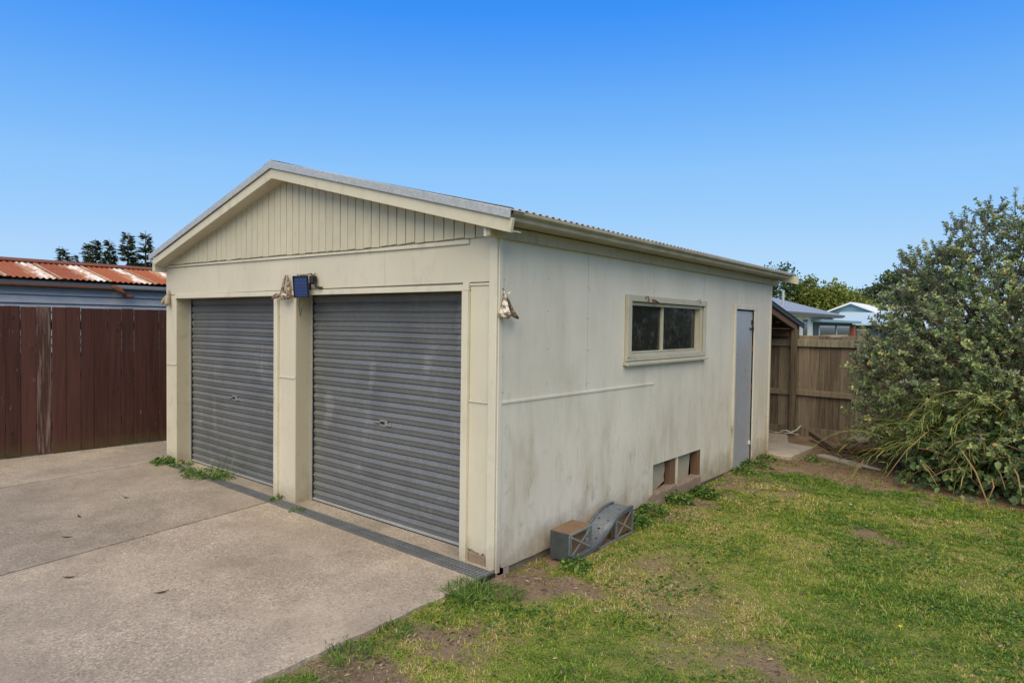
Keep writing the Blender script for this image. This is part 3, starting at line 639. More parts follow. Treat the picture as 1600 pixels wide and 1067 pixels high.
# side door
d = MB().box(-.030, -.012, 4.585, 5.262, -.10, 1.955).build('side_door', 'sheet_door', G, bevel=.002)
d['label'] = 'flat grey metal side door'
MB().box(-.012, -.004, 5.215, 5.25, 1.78, 1.84).tube([(-.004, 5.235, 1.74), (.012, 5.235, 1.76), (.012, 5.235, 1.70), (-.002, 5.235, 1.66)], .006).build('latch', 'dark_metal', d)
MB().box(-.012, .003, 5.16, 5.25, 1.715, 1.735).build('latch', 'dark_metal', d)
MB().box(-.012, .006, 5.19, 5.24, .175, .225).build('bolt', 'white_metal', d, bevel=.004)
for z in (1.45, .95): MB().tube([(-.006, 5.263, z-.04), (-.006, 5.263, z+.04)], .009).build('hinge', 'rust', d)
MB().box(.0, .024, 4.535, 4.583, -.08, 2.03).build('door_trim', 'side_paint', G, bevel=.003)
MB().box(.0, .020, 4.583, 5.33, 1.972, 2.03).build('door_trim', 'side_paint', G, bevel=.003)
MB().box(.0, .018, 5.268, 5.33, -.08, 1.971).build('door_trim', 'side_paint', G, bevel=.003)
MB().box(-.035, -.0008, 4.54, 4.583, -.08, 1.972).build('door_frame', 'rust', G)

# ------------------------------------------------------------------ drain
dr = thing('channel_drain', 'narrow steel grated drain across the foot of both roller doors', 'drain', (-2.7, -.12, 0))
def dpt(x, s): return (x, (-.045+(x+.03)*-.006)*(1-s)+(-.195+(x-.03)*-.0145)*s)
x0, x1 = -5.33, .03
MB().add([(*dpt(x0, 0), -.03), (*dpt(x1, 0), -.03), (*dpt(x1, 1), -.03), (*dpt(x0, 1), -.03)], [(0, 1, 2, 3)]).build('channel', 'dark_metal', dr)
for s0, s1 in ((0, .05), (.46, .54), (.95, 1.0)):
    a, b, c, e = dpt(x0, s0), dpt(x1, s0), dpt(x1, s1), dpt(x0, s1)
    MB().prism([(*a, -.03), (*b, -.03), (*c, -.03), (*e, -.03)], (0, 0, .034)).build('rail', 'drain_steel', dr)
nseg = 6
for k in range(nseg):
    a = x0+(x1-x0)*k/nseg+.006; b = x0+(x1-x0)*(k+1)/nseg-.006; g_ = MB(); q = a+.006
    while q < b:
        for s0, s1 in ((.07, .45), (.55, .94)):
            p1, p2 = dpt(q, s0), dpt(q, s1); g_.box(q-.005, q+.005, p2[1], p1[1], -.016, .003)
        q += .034
    for s in (.18, .30, .68, .81):
        p1, p2 = dpt(a, s), dpt(b, s); g_.bar((*p1, -.004), (*p2, -.004), .004, .012)
    g_.build('grate', 'drain_steel', dr)
pE = dpt(.03, 0); MB().box(.03, .045, -.20, -.045, -.06, .0).build('end_plate', 'dark_metal', dr)

# ------------------------------------------------------------------ things on the garage
sl = thing('solar_light', 'blue solar panel light fixed above the post between the roller doors', 'solar light', (-2.32, -.03, 2.07))
pn = MB().prism([(-2.44, -.090, 2.16), (-2.215, -.094, 2.157), (-2.215, -.080, 1.972), (-2.44, -.076, 1.974)], (.004, .014, .003)).build('solar_panel', 'solar_blue', sl, bevel=.002)
MB().bar((-2.447, -.092, 2.163), (-2.208, -.097, 2.160), .012, .010).bar((-2.447, -.075, 1.970), (-2.208, -.080, 1.968), .012, .010).bar((-2.210, -.096, 2.16), (-2.210, -.081, 1.968), .012, .008, (1, 0, 0)).bar((-2.445, -.092, 2.16), (-2.445, -.076, 1.972), .012, .008, (1, 0, 0)).build('panel_frame', 'black_plastic', sl)
MB().box(-2.205, -2.155, -.085, -.02, 2.085, 2.165).build('lamp_head', 'black_plastic', sl, bevel=.012)
MB().tube([(-2.16, -.05, 2.10), (-2.12, -.06, 2.06), (-2.07, -.03, 2.05)], .012).build('sensor', 'black_plastic', sl)
MB().box(-2.36, -2.28, -.06, -.007, 2.02, 2.10).build('bracket', 'black_plastic', sl)
MB().tube([(-2.47+.02*i, -.03-.02*math.sin(i*2.2), 2.17+.018*abs(math.sin(i*1.7))) for i in range(16)], .004, 5).build('cable', 'bone_brown', sl)
wire = MB().tube([(-2.45, -.012, 1.96), (-2.47, -.014, 1.90), (-2.455, -.014, 1.84), (-2.44, -.016, 1.80), (-2.425, -.014, 1.86), (-2.40, -.012, 1.90)], .0035, 5).build('cable', 'dark_metal', sl)

def lump(pts, rs, mat, name, parent, seed, amp=.35, flat=1.0):
    random.seed(seed); b = MB(); pts = [Vector(p) for p in pts]; n = 9; V = []; k = len(pts)
    for i, p in enumerate(pts):
        d_ = (pts[min(i+1, k-1)]-pts[max(i-1, 0)]).normalized(); a = d_.cross(Vector((0, 1, .05))).normalized(); c = d_.cross(a)
        for j in range(n):
            t = 2*math.pi*j/n; r = rs[i]*(1+random.uniform(-amp, amp)); V.append(p+a*math.cos(t)*r+c*math.sin(t)*r*flat)
    F = [(i*n+j, i*n+(j+1) % n, (i+1)*n+(j+1) % n, (i+1)*n+j) for i in range(k-1) for j in range(n)]+[tuple(range(n-1, -1, -1)), tuple(range((k-1)*n, k*n))]
    b.add(V, F); o = b.build(name, mat, parent, smooth=True)
    md = o.modifiers.new('s', 'SUBSURF'); md.levels = 1; md.render_levels = 2
    return o
o1 = thing('wall_ornament', 'bleached pitted bone-like ornament hanging on the side wall at the near corner', 'wall ornament', (.03, .04, 1.88), 'weathered ornaments hung on the garage')
lump([(.03, .030, 1.985), (.035, .03, 1.95), (.04, .025, 1.90), (.05, .01, 1.85), (.055, .005, 1.81), (.05, .005, 1.785)], [.006, .014, .026, .044, .056, .05], 'bone', 'body', o1, 2, .22, .6)
lump([(.04, .045, 1.95), (.05, .055, 1.90), (.06, .075, 1.85), (.06, .10, 1.81), (.055, .135, 1.80), (.05, .165, 1.785)], [.008, .012, .018, .026, .026, .010], 'bone_brown', 'tail', o1, 3, .3, .6)
lump([(.04, .045, 1.955), (.05, .065, 1.968), (.055, .085, 1.975)], [.007, .010, .004], 'bone', 'spur', o1, 4, .2, .6)
MB().tube([(.012, .03, 2.0), (.03, .03, 1.985)], .003).build('hanger', 'dark_metal', o1)
o2 = thing('wall_ornament', 'brown pitted bone-like ornament hanging beside the solar panel between the doors', 'wall ornament', (-2.65, -.05, 2.05), 'weathered ornaments hung on the garage')
lump([(-2.665, -.035, 2.19), (-2.675, -.04, 2.14), (-2.685, -.05, 2.07), (-2.69, -.06, 2.01), (-2.67, -.06, 1.97)], [.008, .018, .020, .026, .03], 'bone_brown', 'body', o2, 5, .3, .7)
lump([(-2.635, -.035, 2.19), (-2.615, -.04, 2.13), (-2.60, -.05, 2.06), (-2.585, -.055, 2.0), (-2.59, -.06, 1.95)], [.008, .018, .026, .032, .034], 'bone_brown', 'body', o2, 6, .3, .7)
lump([(-2.68, -.08, 1.955), (-2.65, -.085, 1.98), (-2.61, -.085, 1.985), (-2.58, -.08, 1.965)], [.02, .036, .038, .022], 'bone', 'body', o2, 7, .35, .8)
lump([(-2.69, -.07, 2.0), (-2.74, -.08, 1.99), (-2.79, -.085, 1.98), (-2.83, -.085, 1.965)], [.02, .028, .024, .012], 'bone_brown', 'tail', o2, 8, .3, .7)
lump([(-2.652, -.035, 2.21), (-2.652, -.04, 2.17)], [.003, .006], 'bone', 'spur', o2, 9, .2)
o3 = thing('wall_ornament', 'pale tan bone-like ornament hanging on the far left corner of the garage', 'wall ornament', (-5.33, -.04, 2.0), 'weathered ornaments hung on the garage')
lump([(-5.27, -.03, 2.12), (-5.275, -.035, 2.07), (-5.275, -.045, 2.01), (-5.26, -.055, 1.95), (-5.255, -.055, 1.91)], [.008, .02, .034, .05, .035], 'bone_tan', 'body', o3, 12, .3, .7)
lump([(-5.30, -.04, 2.05), (-5.34, -.05, 2.0), (-5.39, -.05, 1.96), (-5.42, -.05, 1.93)], [.012, .024, .028, .02], 'bone_tan', 'tail', o3, 13, .3, .7)
random.seed(21)

# ------------------------------------------------------------------ car ramps against the side wall
GR_ = 'galvanised car ramps leaning together at the side wall'
ra = thing('car_ramp', 'near upturned grey steel ramp, box end with brown board and crossed braces', 'car ramp', (.2, .68, -.03), GR_)
x0, x1 = .095, .268
MB().box(x0, x1, .535, .548, -.035, .178).build('end_plate', 'ramp_end', ra, bevel=.004)
MB().prism([(x0, .549, .166), (x1, .549, .166), (x1, .835, .178), (x0, .835, .178)], (0, 0, .012)).build('top_board', 'rust_board', ra, bevel=.002)
MB().box(x1-.045, x1-.035, .56, .825, -.01, .16).build('inner_board', 'rust_board', ra)
MB().bar((x1+.006, .56, .0), (x1+.006, .82, .155), .006, .014).build('brace', 'steel_bar', ra)
MB().bar((x1+.013, .56, .15), (x1+.013, .82, .02), .006, .014).build('brace', 'steel_bar', ra)
MB().box(x1-.004, x1+.010, .535, .565, -.035, .165).build('frame_post', 'ramp_steel', ra, bevel=.002)
MB().box(x1-.004, x1+.010, .815, .845, -.02, .175).build('frame_post', 'ramp_steel', ra, bevel=.002)
MB().bar((x1+.004, .545, .168), (x1+.004, .84, .176), .012, .016).build('frame_rail', 'steel_bar', ra)
rb = thing('car_ramp', 'far curved grey steel ramp with holed deck rising to a braced platform', 'car ramp', (.2, 1.2, -.03), GR_)
cv = [(.575, -.022), (.75, -.010), (.90, .002), (.98, .022), (1.05, .062), (1.12, .108), (1.19, .148), (1.27, .176), (1.36, .190), (1.44, .193), (1.50, .186)]
ts = np.linspace(.575, 1.50, 62); zsp = np.interp(ts, [c[0] for c in cv], [c[1] for c in cv]); zsp = np.convolve(np.pad(zsp, 3, 'edge'), np.ones(7)/7, 'valid')
nxp = 11; V = [(x0+.004+(x1-x0-.002)*j/(nxp-1), ts[i], zsp[i]-.006) for i in range(62) for j in range(nxp)]
F = []
for i in range(61):
    for j in range(nxp-1):
        if i % 6 == 3 and (j == 2+(i//6 % 2)*3 or j == 7-(i//6 % 2)*2) : continue
        F.append((i*nxp+j, (i+1)*nxp+j, (i+1)*nxp+j+1, i*nxp+j+1))
dk = MB().add(V, F).build('deck_plate', 'ramp_steel', rb)
for xx in (x0-.004, x1+.012):
    top = [(ts[i], zsp[i]+.012) for i in range(0, 62, 2)]; bot = [(ts[i], zsp[i]-.028) for i in range(0, 62, 2)]
    MB().yz(top+bot[::-1], xx, xx+.008).build('side_rail', 'ramp_steel', rb)
    MB().yz(top+[(a, b-.006) for a, b in top[::-1]], xx-.012 if xx > .2 else xx, xx+.016).build('rail_flange', 'ramp_steel', rb)
MB().yz([(1.22, -.03), (1.478, -.03), (1.478, .165), (1.36, .16), (1.27, .14), (1.22, .115)], x1-.04, x1-.03).build('inner_board', 'rust_board', rb)
MB().box(x0, x1, 1.478, 1.49, -.03, .165).build('end_board', 'rust_board', rb)
for a, b in (((1.23, -.02), (1.47, .16)), ((1.23, .12), (1.47, -.0))):
    MB().bar((x1+.012+.004*(a[1] > 0), a[0], a[1]), (x1+.012+.004*(a[1] > 0), b[0], b[1]), .006, .012).build('brace', 'steel_bar', rb)
MB().box(x1+.004, x1+.018, 1.205, 1.228, -.04, .13).build('frame_post', 'ramp_steel', rb, bevel=.002)
MB().box(x1+.004, x1+.018, 1.475, 1.50, -.04, .17).build('frame_post', 'ramp_steel', rb, bevel=.002)
MB().bar((x1+.011, .95, -.032), (x1+.011, 1.50, -.034), .012, .012).build('frame_rail', 'steel_bar', rb)

# ------------------------------------------------------------------ brown paling fence at left
BF = thing('paling_fence', 'tall dark red-brown timber paling fence along the left of the driveway', 'fence', (-6.8, 0, 0))
fx = lambda y: -6.736+(y-.549)*.0674
y = -4.6; k = 0
edges = [-1.291, -1.138, -.979, -.821, -.667, -.501, -.345, -.189, -.028, .126, .288, .445]
ye = [edges[0]-.157*i for i in range(20, 0, -1)]+edges+[edges[-1]+.157*i for i in range(1, 18)]
base = None
for i in range(len(ye)-1):
    g_ = random.choice((.0012, .0012, .004)); a, b = ye[i]+g_, ye[i+1]-.0012; yc = (a+b)/2; mat = 'worn_fence' if abs(a-(-.979)) < .03 else 'brown_fence'
    z0 = -.0+random.uniform(.0, .02); zt = 1.885+random.uniform(-.006, .006); x = fx(yc)+random.uniform(-.004, .004)
    p = MB().box(-.02, 0, a-yc, b-yc, z0, zt).build('paling', mat, BF, bevel=.005, world=False)
    p.location = (x+6.8, yc, 0); p.rotation_euler = (random.uniform(-.002, .002), 0, random.uniform(-.02, .02)-.067)
    if mat == 'worn_fence': p['label'] = 'paling worn back to pale bare timber'
for z in (.35, 1.0, 1.65): MB().bar((fx(-4.5)-.06, -4.5, z), (fx(3)-.06, 3, z), .05, .1).build('rail', 'brown_fence', BF)

# ------------------------------------------------------------------ neighbour's rusty shed
SH = thing('shed', "neighbour's grey weatherboard shed with rusty corrugated roof behind the brown fence", 'shed', (-9.5, 0, 0))
YA, YB = -6.2, 4.7
MB().box(-11.0, -8.04, YA+.1, YB-.1, 0, 2.20).build('wall', 'grey_fascia', SH)
for k in range(8):
    z = 2.192-.118*(k+1)
    MB().xz([(-8.04, z), (-7.985, z), (-8.022, z+.121), (-8.04, z+.121)], YA, YB).build('weatherboard', 'grey_weatherboard', SH, bevel=.002)
MB().box(-7.985, -7.955, YA, YB, 2.195, 2.27).build('fascia_board', 'grey_fascia', SH)
MB().xz([(-7.955, 2.20), (-7.85, 2.205), (-7.84, 2.245), (-7.85, 2.25), (-7.86, 2.215), (-7.955, 2.21)], .28, YB).build('gutter', 'galvanised', SH)
MB().xz([(-7.955, 2.19), (-7.86, 2.192), (-7.86, 2.215), (-7.955, 2.21)], YA, .25).build('gutter', 'rust', SH)
lump([(-7.87, .22, 2.235), (-7.86, .30, 2.20), (-7.85, .36, 2.15), (-7.86, .42, 2.11)], [.03, .035, .035, .02], 'rust', 'broken_bracket', SH, 30, .4)
lump([(-7.90, .36, 2.10), (-7.88, .46, 2.09), (-7.9, .55, 2.10)], [.02, .04, .03], 'rust', 'broken_bracket', SH, 31, .4)
random.seed(22)
sh0 = corrugated('roof_sheet', 'rusty_iron', SH, 0, .345, 1.6, 0, 0, .70, .0762, .010, 6, 4, world=False)
for k in range(17):
    y0 = YA+.64*k
    s_ = sh0 if k == 0 else sh0.copy()
    if k: col.objects.link(s_)
    s_.location = (0, y0, 2.305+.004*(k % 2))
    t_ = sh0.copy(); col.objects.link(t_); t_.rotation_euler = (0, 0, math.pi); t_.location = (0, y0+.70, 2.305+.004*(k % 2))
MB().xz([(-9.75, 2.625), (-9.5, 2.685), (-9.25, 2.625), (-9.25, 2.615), (-9.5, 2.67), (-9.75, 2.615)], YA, YB).build('ridge_cap', 'rust', SH)

# ------------------------------------------------------------------ conifers beyond the shed
def conifer(loc, h, r, label, seed, droop=.16, nwh=16, bare=.05, dens=1.2):
    t = thing('conifer_tree', label, 'tree', loc, 'conifers on the skyline at left')
    random.seed(seed); rs = np.random.RandomState(seed); b = Vector(loc)
    MB().tube([b, b+Vector((0, 0, h*.6)), b+Vector((0, 0, h))], [h*.022, h*.012, .02], 6).build('trunk', 'bark', t)
    P = []; D = []; N = []; L = []
    for w in range(nwh):
        f = w/nwh; z = h*(bare+(1-bare)*f**.9); rl = r*1.12*(1-f)**1.05*random.uniform(.70, 1.08)+.10
        for q in range(rs.randint(6, 9)):
            a = random.uniform(0, 6.28); rr = rl*random.uniform(.6, 1.1); n = max(6, int(rr*22*dens))
            for i in range(n):
                s = (i+random.random())/n; s = .15+.85*s
                p = np.array([math.cos(a)*rr*s, math.sin(a)*rr*s, z+rr*(.26*s-droop*2*s*s)+random.gauss(0, .17)])
                side = random.uniform(-1, 1)*.42*rr*s; p[:2] += np.array([-math.sin(a), math.cos(a)])*side
                P.append(p); D.append([math.cos(a+random.uniform(-.9, .9)), math.sin(a+random.uniform(-.9, .9)), random.uniform(-.1, .5)]); N.append([random.uniform(-.5, .5), random.uniform(-.5, .5), 1]); L.append(random.uniform(.4, .8))
    P = np.array(P)+np.array(loc); L = np.array(L)*h/11
    leaves('crown', 'conifer_needle', t, P, np.array(D), np.array(N), L, L*.5, rs.rand(len(P)), fold=.1, simple=True)
gz_ = -.2
conifer((-85.6, 21.35, gz_), 10.3, 1.9, 'small dark conifer leftmost on the skyline above the rusty roof', 41)
conifer((-84.5, 22.25, gz_), 9.5, 1.7, 'shortest round-topped conifer, second from the left on the skyline', 42, nwh=13)
conifer((-83.3, 23.2, gz_), 10.7, 1.8, 'slim conifer merging with the taller pair right of it above the shed', 43)
conifer((-82.6, 23.8, gz_), 11.3, 2.2, 'bushy left-hand conifer of the close pair above the rusty roof', 44, dens=1.2)
conifer((-81.4, 24.8, gz_), 11.3, 2.2, 'broad right-hand conifer of the close pair above the rusty roof', 45, dens=1.2)
conifer((-79.7, 26.2, gz_), 12.1, 2.5, 'dense cone-shaped conifer between the close pair and the tallest tree', 46, dens=1.3)
conifer((-78.1, 27.5, gz_), 12.3, 2.4, 'tallest open-branched conifer, next to the left end of the garage eave', 47, nwh=13, dens=1.1)
random.seed(23)

# ------------------------------------------------------------------ back fence, lean-to, pad
BK = thing('paling_fence', 'weathered grey-brown timber fence behind the garage and the big bush', 'fence', (0, 8.15, -.1))
x = -3.1; k = 0
while x < 6.2:
    w_ = random.uniform(.150, .172)
    p = MB().box(-w_/2-.003, w_/2+.003, 0, .02, -.05, 1.72+random.uniform(-.02, .01)).build('paling', 'grey_paling', BK, bevel=.006, world=False)
    p.location = (x+w_/2, k % 2*.006+random.uniform(0, .003), 0); k += 1; p.rotation_euler = (random.uniform(-.004, .004), random.uniform(-.0012, .0012), random.uniform(-.008, .008)); x += w_
for x0, x1 in ((-3.1, -.30), (-.28, .72), (.84, 2.8), (2.92, 6.2)):
    for z, h_ in ((1.54, .12), (.69, .095)):
        dz = random.uniform(-.012, .012); MB().bar((x0, 8.125, z+dz-.05), (x1, 8.125, z-.05), .045, h_).build('rail', 'post_timber' if z > 1 and x0 > -.3 else 'grey_paling', BK, bevel=.004)
for x0, w_, zt in ((.72, .12, 1.735), (2.8, .12, 1.72), (4.9, .12, 1.72)):
    MB().box(x0, x0+w_, 7.99, 8.12, -.15, zt).build('post', 'post_timber', BK, bevel=.010)
MB().box(-3.0, .70, 8.115, 8.135, -.14, .06).build('base_board', 'grey_paling', BK, bevel=.003)
LT = thing('lean_to', 'low dark lean-to roof on a timber post between the garage and the back fence', 'lean-to', (-1.2, 7.1, -.1))
MB().bar((-.24, 5.99, 2.17), (-.24, 8.08, 1.76), .045, .12).build('rafter', 'timber_brown', LT, bevel=.003)
MB().bar((-1.6, 5.99, 2.17), (-1.6, 8.08, 1.76), .045, .12).build('rafter', 'timber_brown', LT, bevel=.003)
MB().bar((-3.0, 5.99, 2.17), (-3.0, 8.08, 1.76), .045, .12).build('rafter', 'timber_brown', LT, bevel=.003)
b = MB(); n = 120
V = []
for i in range(n+1):
    x = -3.3+(3.12)*i/n; a = .009*math.cos(2*math.pi*i/5)
    V += [(x, 5.99, 2.27+a), (x, 8.45, 1.79+a)]
b.add(V, [(2*i, 2*i+1, 2*i+3, 2*i+2) for i in range(n)]).build('roof_sheet', 'dark_metal', LT, smooth=True)
MB().bar((-.20, 5.995, 2.238), (-.20, 8.44, 1.762), .02, .06).build('edge_flashing', 'dark_metal', LT)
MB().bar((-.235, 8.0, -.1), (-.235, 8.0, 1.72), .085, .08, (0, 1, 0)).build('post', 'grey_paling', LT, bevel=.004)
MB().tube([(-.9, 7.9, 1.735), (-.28, 7.96, 1.728)], .008, 6).build('pipe', 'white_metal', LT)
MB().box(-3.3, -.28, 8.0, 8.05, 1.60, 1.70).build('beam', 'timber_brown', LT)
MB().box(-3.0, -2.9, 6.0, 8.1, 0, 2.0).build('end_wall', 'dark_inside', LT)
MB().box(-3.2, -.21, 8.18, 8.21, 1.3, 1.83).build('back_board', 'timber_brown', LT)
pd = thing('path', None, None, (0, 6.5, -.05), kind='structure')
MB().xy([(-3.2, 5.99), (.05, 5.99)][:0]+[(-2.5, 7.9), (-.22, 7.7), (.02, 6.92), (.40, 6.84), (.36, 5.88), (.22, 5.83), (.02, 5.86), (.0, 5.99), (-2.5, 5.99)], -.16, -.03).build('concrete_slab', 'pad_concrete', pd, bevel=.012)
rp = MB(); pts = [(-.75+.055*i, 7.72+.05*math.sin(i*1.9), -.02+.012*abs(math.sin(i*2.7))) for i in range(14)]
tag(rp.tube(pts, .008, 5).build('rope', 'rope'), 'scrap of crumpled white rope lying at the foot of the lean-to post', 'rope')
rp = MB().tube([(-.35, 7.78, .0), (-.25, 7.74, .03), (-.18, 7.76, .0), (-.10, 7.80, .05), (-.05, 7.85, .12)], .014, 5)
tag(rp.build('cable', 'rope'), 'short white cable end curling up beside the lean-to post', 'cable')

tl = MB().bar((.13, 7.75, .03), (.70, 6.85, -.04), .07, .08)
tag(tl.build('timber_offcut', 'log_bark', bevel=.006), 'brown square timber lying aslant from the fence towards the heap by the bush', 'timber', 'loose timbers by the bush')
tl = MB().bar((.62, 6.35, -.06), (1.25, 5.98, -.065), .13, .045)
tag(tl.build('timber_offcut', 'pale_timber', bevel=.008), 'pale grey splintered board lying flat before the heap by the bush', 'timber', 'loose timbers by the bush')
tl = MB().tube([(1.05, 6.05, -.05), (1.25, 5.93, -.05), (1.45, 5.86, -.055)], [.022, .024, .018], 7)
tag(tl.build('timber_offcut', 'pale_timber', smooth=True), 'thin pale stick lying right of the splintered board under the bush', 'timber', 'loose timbers by the bush')
tl = MB().tube([(.72, 6.95, -.0), (1.0, 6.9, .02), (1.35, 7.0, .03)], [.06, .065, .055], 8)
tag(tl.build('log', 'log_bark', smooth=True), 'dark bark-covered log lying behind the splintered board', 'log', 'loose timbers by the bush')
tl = MB().bar((1.0, 6.75, .03), (1.5, 6.85, .06), .09, .05)
tag(tl.build('timber_offcut', 'red_timber', bevel=.006), 'reddish timber piece on the heap at the left foot of the bush', 'timber', 'loose timbers by the bush')
tl = MB().tube([(.75, 7.2, .06), (1.0, 7.1, .10), (1.3, 7.2, .11)], [.05, .06, .045], 8)
tag(tl.build('log', 'pale_timber', smooth=True), 'pale log on top of the heap at the foot of the fence', 'log', 'loose timbers by the bush')
# twig heap
P = []; b = MB()
for i in range(70):
    c = Vector((random.uniform(.7, 1.8), random.uniform(6.2, 7.3), random.uniform(-.05, .12))); a = random.uniform(0, 6.28); l = random.uniform(.12, .4)
    d_ = Vector((math.cos(a), math.sin(a), random.uniform(-.2, .5)))*l; b.tube([c, c+d_*.5+Vector((0, 0, .02)), c+d_], [.007, .006, .003], 4, False)
o = b.build('brushwood', 'twig'); o['kind'] = 'stuff'

# ------------------------------------------------------------------ houses beyond the fence
H1 = thing('house', 'house with blue-grey hipped roof and white walls just past the garage corner', 'house', (-8.5, 24, -.1))
MB().box(-12.4, -4.62, 17.0, 30.0, -.1, 2.30).build('wall', 'white_wall', H1)
ex, ey0, ey1, ez = -4.25, 16.6, 30.4, 2.36
MB().add([(ex, ey0, ez), (ex, ey1, ez), (-12.8, ey1, ez), (-12.8, ey0, ez), (-8.5, 20.6, 3.72), (-8.5, 26.2, 3.72)], [(0, 1, 5, 4), (1, 2, 5), (2, 3, 4, 5), (3, 0, 4), (3, 2, 1, 0)]).build('roof', 'slate_roof', H1)
MB().box(ex+.0, ex+.09, ey0, ey1, 2.255, 2.36).build('gutter', 'grey_fascia', H1, bevel=.01)
MB().box(-4.6, ex-.01, ey0, ey1, 2.22, 2.30).build('soffit', 'white_wall', H1)
MB().tube([(-5.2, 24.2, 2.4), (-5.2, 24.2, 3.28)], .055, 8).build('flue', 'galvanised', H1)
MB().tube([(-6.6, 20.2, 2.9), (-6.6, 20.2, 3.7)], .02, 5).build('vent_pipe', 'grey_fascia', H1)
for y0, y1 in ((22.5, 23.0), (23.6, 24.2), (24.9, 25.5), (18, 20)):
    f = MB().box(-4.63, -4.58, y0-.06, y1+.06, .95, 2.15).build('window', 'white_metal', H1); MB().box(-4.585, -4.565, y0, y1, 1.0, 2.1).build('pane', 'far_glass', H1 if False else f)
# darker wing at the far end
MB().box(-7.5, -4.56, 26.6, 34.0, -.1, 2.0).build('wing_wall', 'navy_wall', H1)
MB().box(-7.7, -4.2, 26.3, 34.4, 2.0, 2.12).build('wing_roof', 'blue_wall', H1, bevel=.01)
for y0, y1 in ((27.4, 30.0), (30.6, 33.2)):
    f = MB().box(-4.575, -4.52, y0-.08, y1+.08, .75, 1.85).build('window', 'white_metal', H1); MB().box(-4.525, -4.505, y0, y1, .82, 1.78).build('pane', 'far_glass', f)
MB().box(-4.60, -4.40, 33.6, 34.05, -.1, 1.95).build('pier', 'brick_orange', H1)
MB().box(-4.5, -3.9, 27.4, 29.9, .9, 1.42).build('planter_box', 'pale_timber', H1, bevel=.02)
H2 = thing('house', 'pale blue house with a white gabled roof behind the back fence', 'house', (-10.8, 67, -.1))
ax, ay = -10.77, 64.5
b = MB().xz([(ax-4.6, -.1), (ax+4.6, -.1), (ax+4.6, 2.15), (ax, 4.05), (ax-4.6, 2.15)], ay, ay+13); b.build('wall', 'blue_wall', H2)
for s in (-1, 1):
    MB().xz([(ax, 4.25), (ax+s*5.1, 2.13), (ax+s*5.1, 1.98), (ax, 4.08)], ay-.5, ay+13.5).build('roof', 'white_roof', H2)
for k in range(9):
    z = 3.78-.3*k; hw = min(4.6, (4.05-z)/.413)
    MB().xz([(ax-hw, z), (ax+hw, z), (ax+hw, z+.02), (ax-hw, z+.02)], ay-.03, ay).build('board', 'blue_wall', H2)
MB().add([(ax-.9, ay-.02, 3.35), (ax+5.2, ay-.02, 3.35), (ax+5.2, ay-4.2, 2.15), (ax-.9, ay-4.2, 2.15), (ax-.9, ay-4.2, 2.02), (ax+5.2, ay-4.2, 2.02), (ax+5.2, ay-.02, 2.02), (ax-.9, ay-.02, 2.02)], [(0, 1, 2, 3), (3, 2, 5, 4), (0, 3, 4, 7), (1, 6, 5, 2), (4, 5, 6, 7)]).build('porch_roof', 'pale_blue_roof', H2)
MB().box(ax-.6, ax+4.9, ay-3.6, ay-.1, -.1, 2.01).build('porch_wall', 'navy_wall', H2)
for dx, h_ in ((3.0, .75), (2.1, .5)):
    MB().box(ax+dx-.3, ax+dx+.3, ay+7, ay+7.6, 2.3, 4.25-.42*dx+h_+.3).build('chimney', 'white_wall', H2, bevel=.03)

# ------------------------------------------------------------------ trees beyond the houses
def crown_tree(name, loc, blobs, mat, label, n, L, seed, trunk=.25, group=None, flat=.0, tipr=.35):
    t = thing(name, label, 'tree', loc, group); rs = np.random.RandomState(seed); lo = np.array(loc)
    top = max(b[2] for b in blobs); tr = MB().tube([loc, (loc[0], loc[1], loc[2]+top*.5), (loc[0]+.2, loc[1], loc[2]+top*.8)], [trunk, trunk*.7, trunk*.2], 7)
    for b in blobs: tr.tube([(loc[0], loc[1], loc[2]+b[2]*.45), (loc[0]+b[0]*.6, loc[1]+b[1]*.6, loc[2]+b[2]*.75), (loc[0]+b[0], loc[1]+b[1], loc[2]+b[2])], [trunk*.45, trunk*.3, trunk*.1], 5, False)
    tr.build('trunk', 'bark', t)
    wts = np.array([b[3]**2 for b in blobs]); wts = wts/wts.sum(); nt = n//22
    ci = rs.choice(len(blobs), nt, p=wts); d = nrm(rs.normal(size=(nt, 3))); B = np.array(blobs)
    rad = B[ci, 3:4]*(rs.uniform(.55, 1.08, (nt, 1))); sc = np.stack([np.ones(nt), np.ones(nt), B[ci, 4]], 1)
    tips = B[ci, :3]+d*rad*sc
    P = (tips[:, None]+rs.normal(size=(nt, 22, 3))*tipr*np.array([1, 1, .5+.5*(1-flat)])).reshape(-1, 3)+lo
    tt = np.clip(np.repeat(rs.rand(nt)*.5, 22)+rs.rand(nt*22)*.5, 0, 1)
    D = np.repeat(d, 22, 0)+rs.normal(size=P.shape)*.8; N = nrm(rs.normal(size=P.shape)+np.array([0, 0, 1.2]))
    ll = rs.uniform(.7, 1.2, len(P))*L
    leaves('crown', mat, t, P, D, N, ll, ll*.6, tt, simple=True, curl=.05); return t
crown_tree('broadleaf_tree', (-20.5, 69, -.2), [(-1.5, 0, 5, 3.0, 1), (1.5, 0, 6.3, 2.2, 1), (-3.5, 0, 6.0, 2.4, 1), (.4, -1, 4, 2.8, 1), (-6.5, 0, 5.3, 2.8, 1)], 'tree_dark', 'dark green broadleaf tree rising behind the blue-grey hipped roof', 9000, .34, 51)
crown_tree('broadleaf_tree', (-16.9, 71, -.2), [(0, 0, 4.3, 2.3, 1), (-1.0, 0, 6.2, 1.0, 1.3), (.6, 0, 6.3, .8, 1.2), (-.3, 0, 5.4, 1.3, 1)], 'tree_olive', 'slim pale-tipped tree between the dark tree and the olive tree', 3600, .30, 52, tipr=.28)
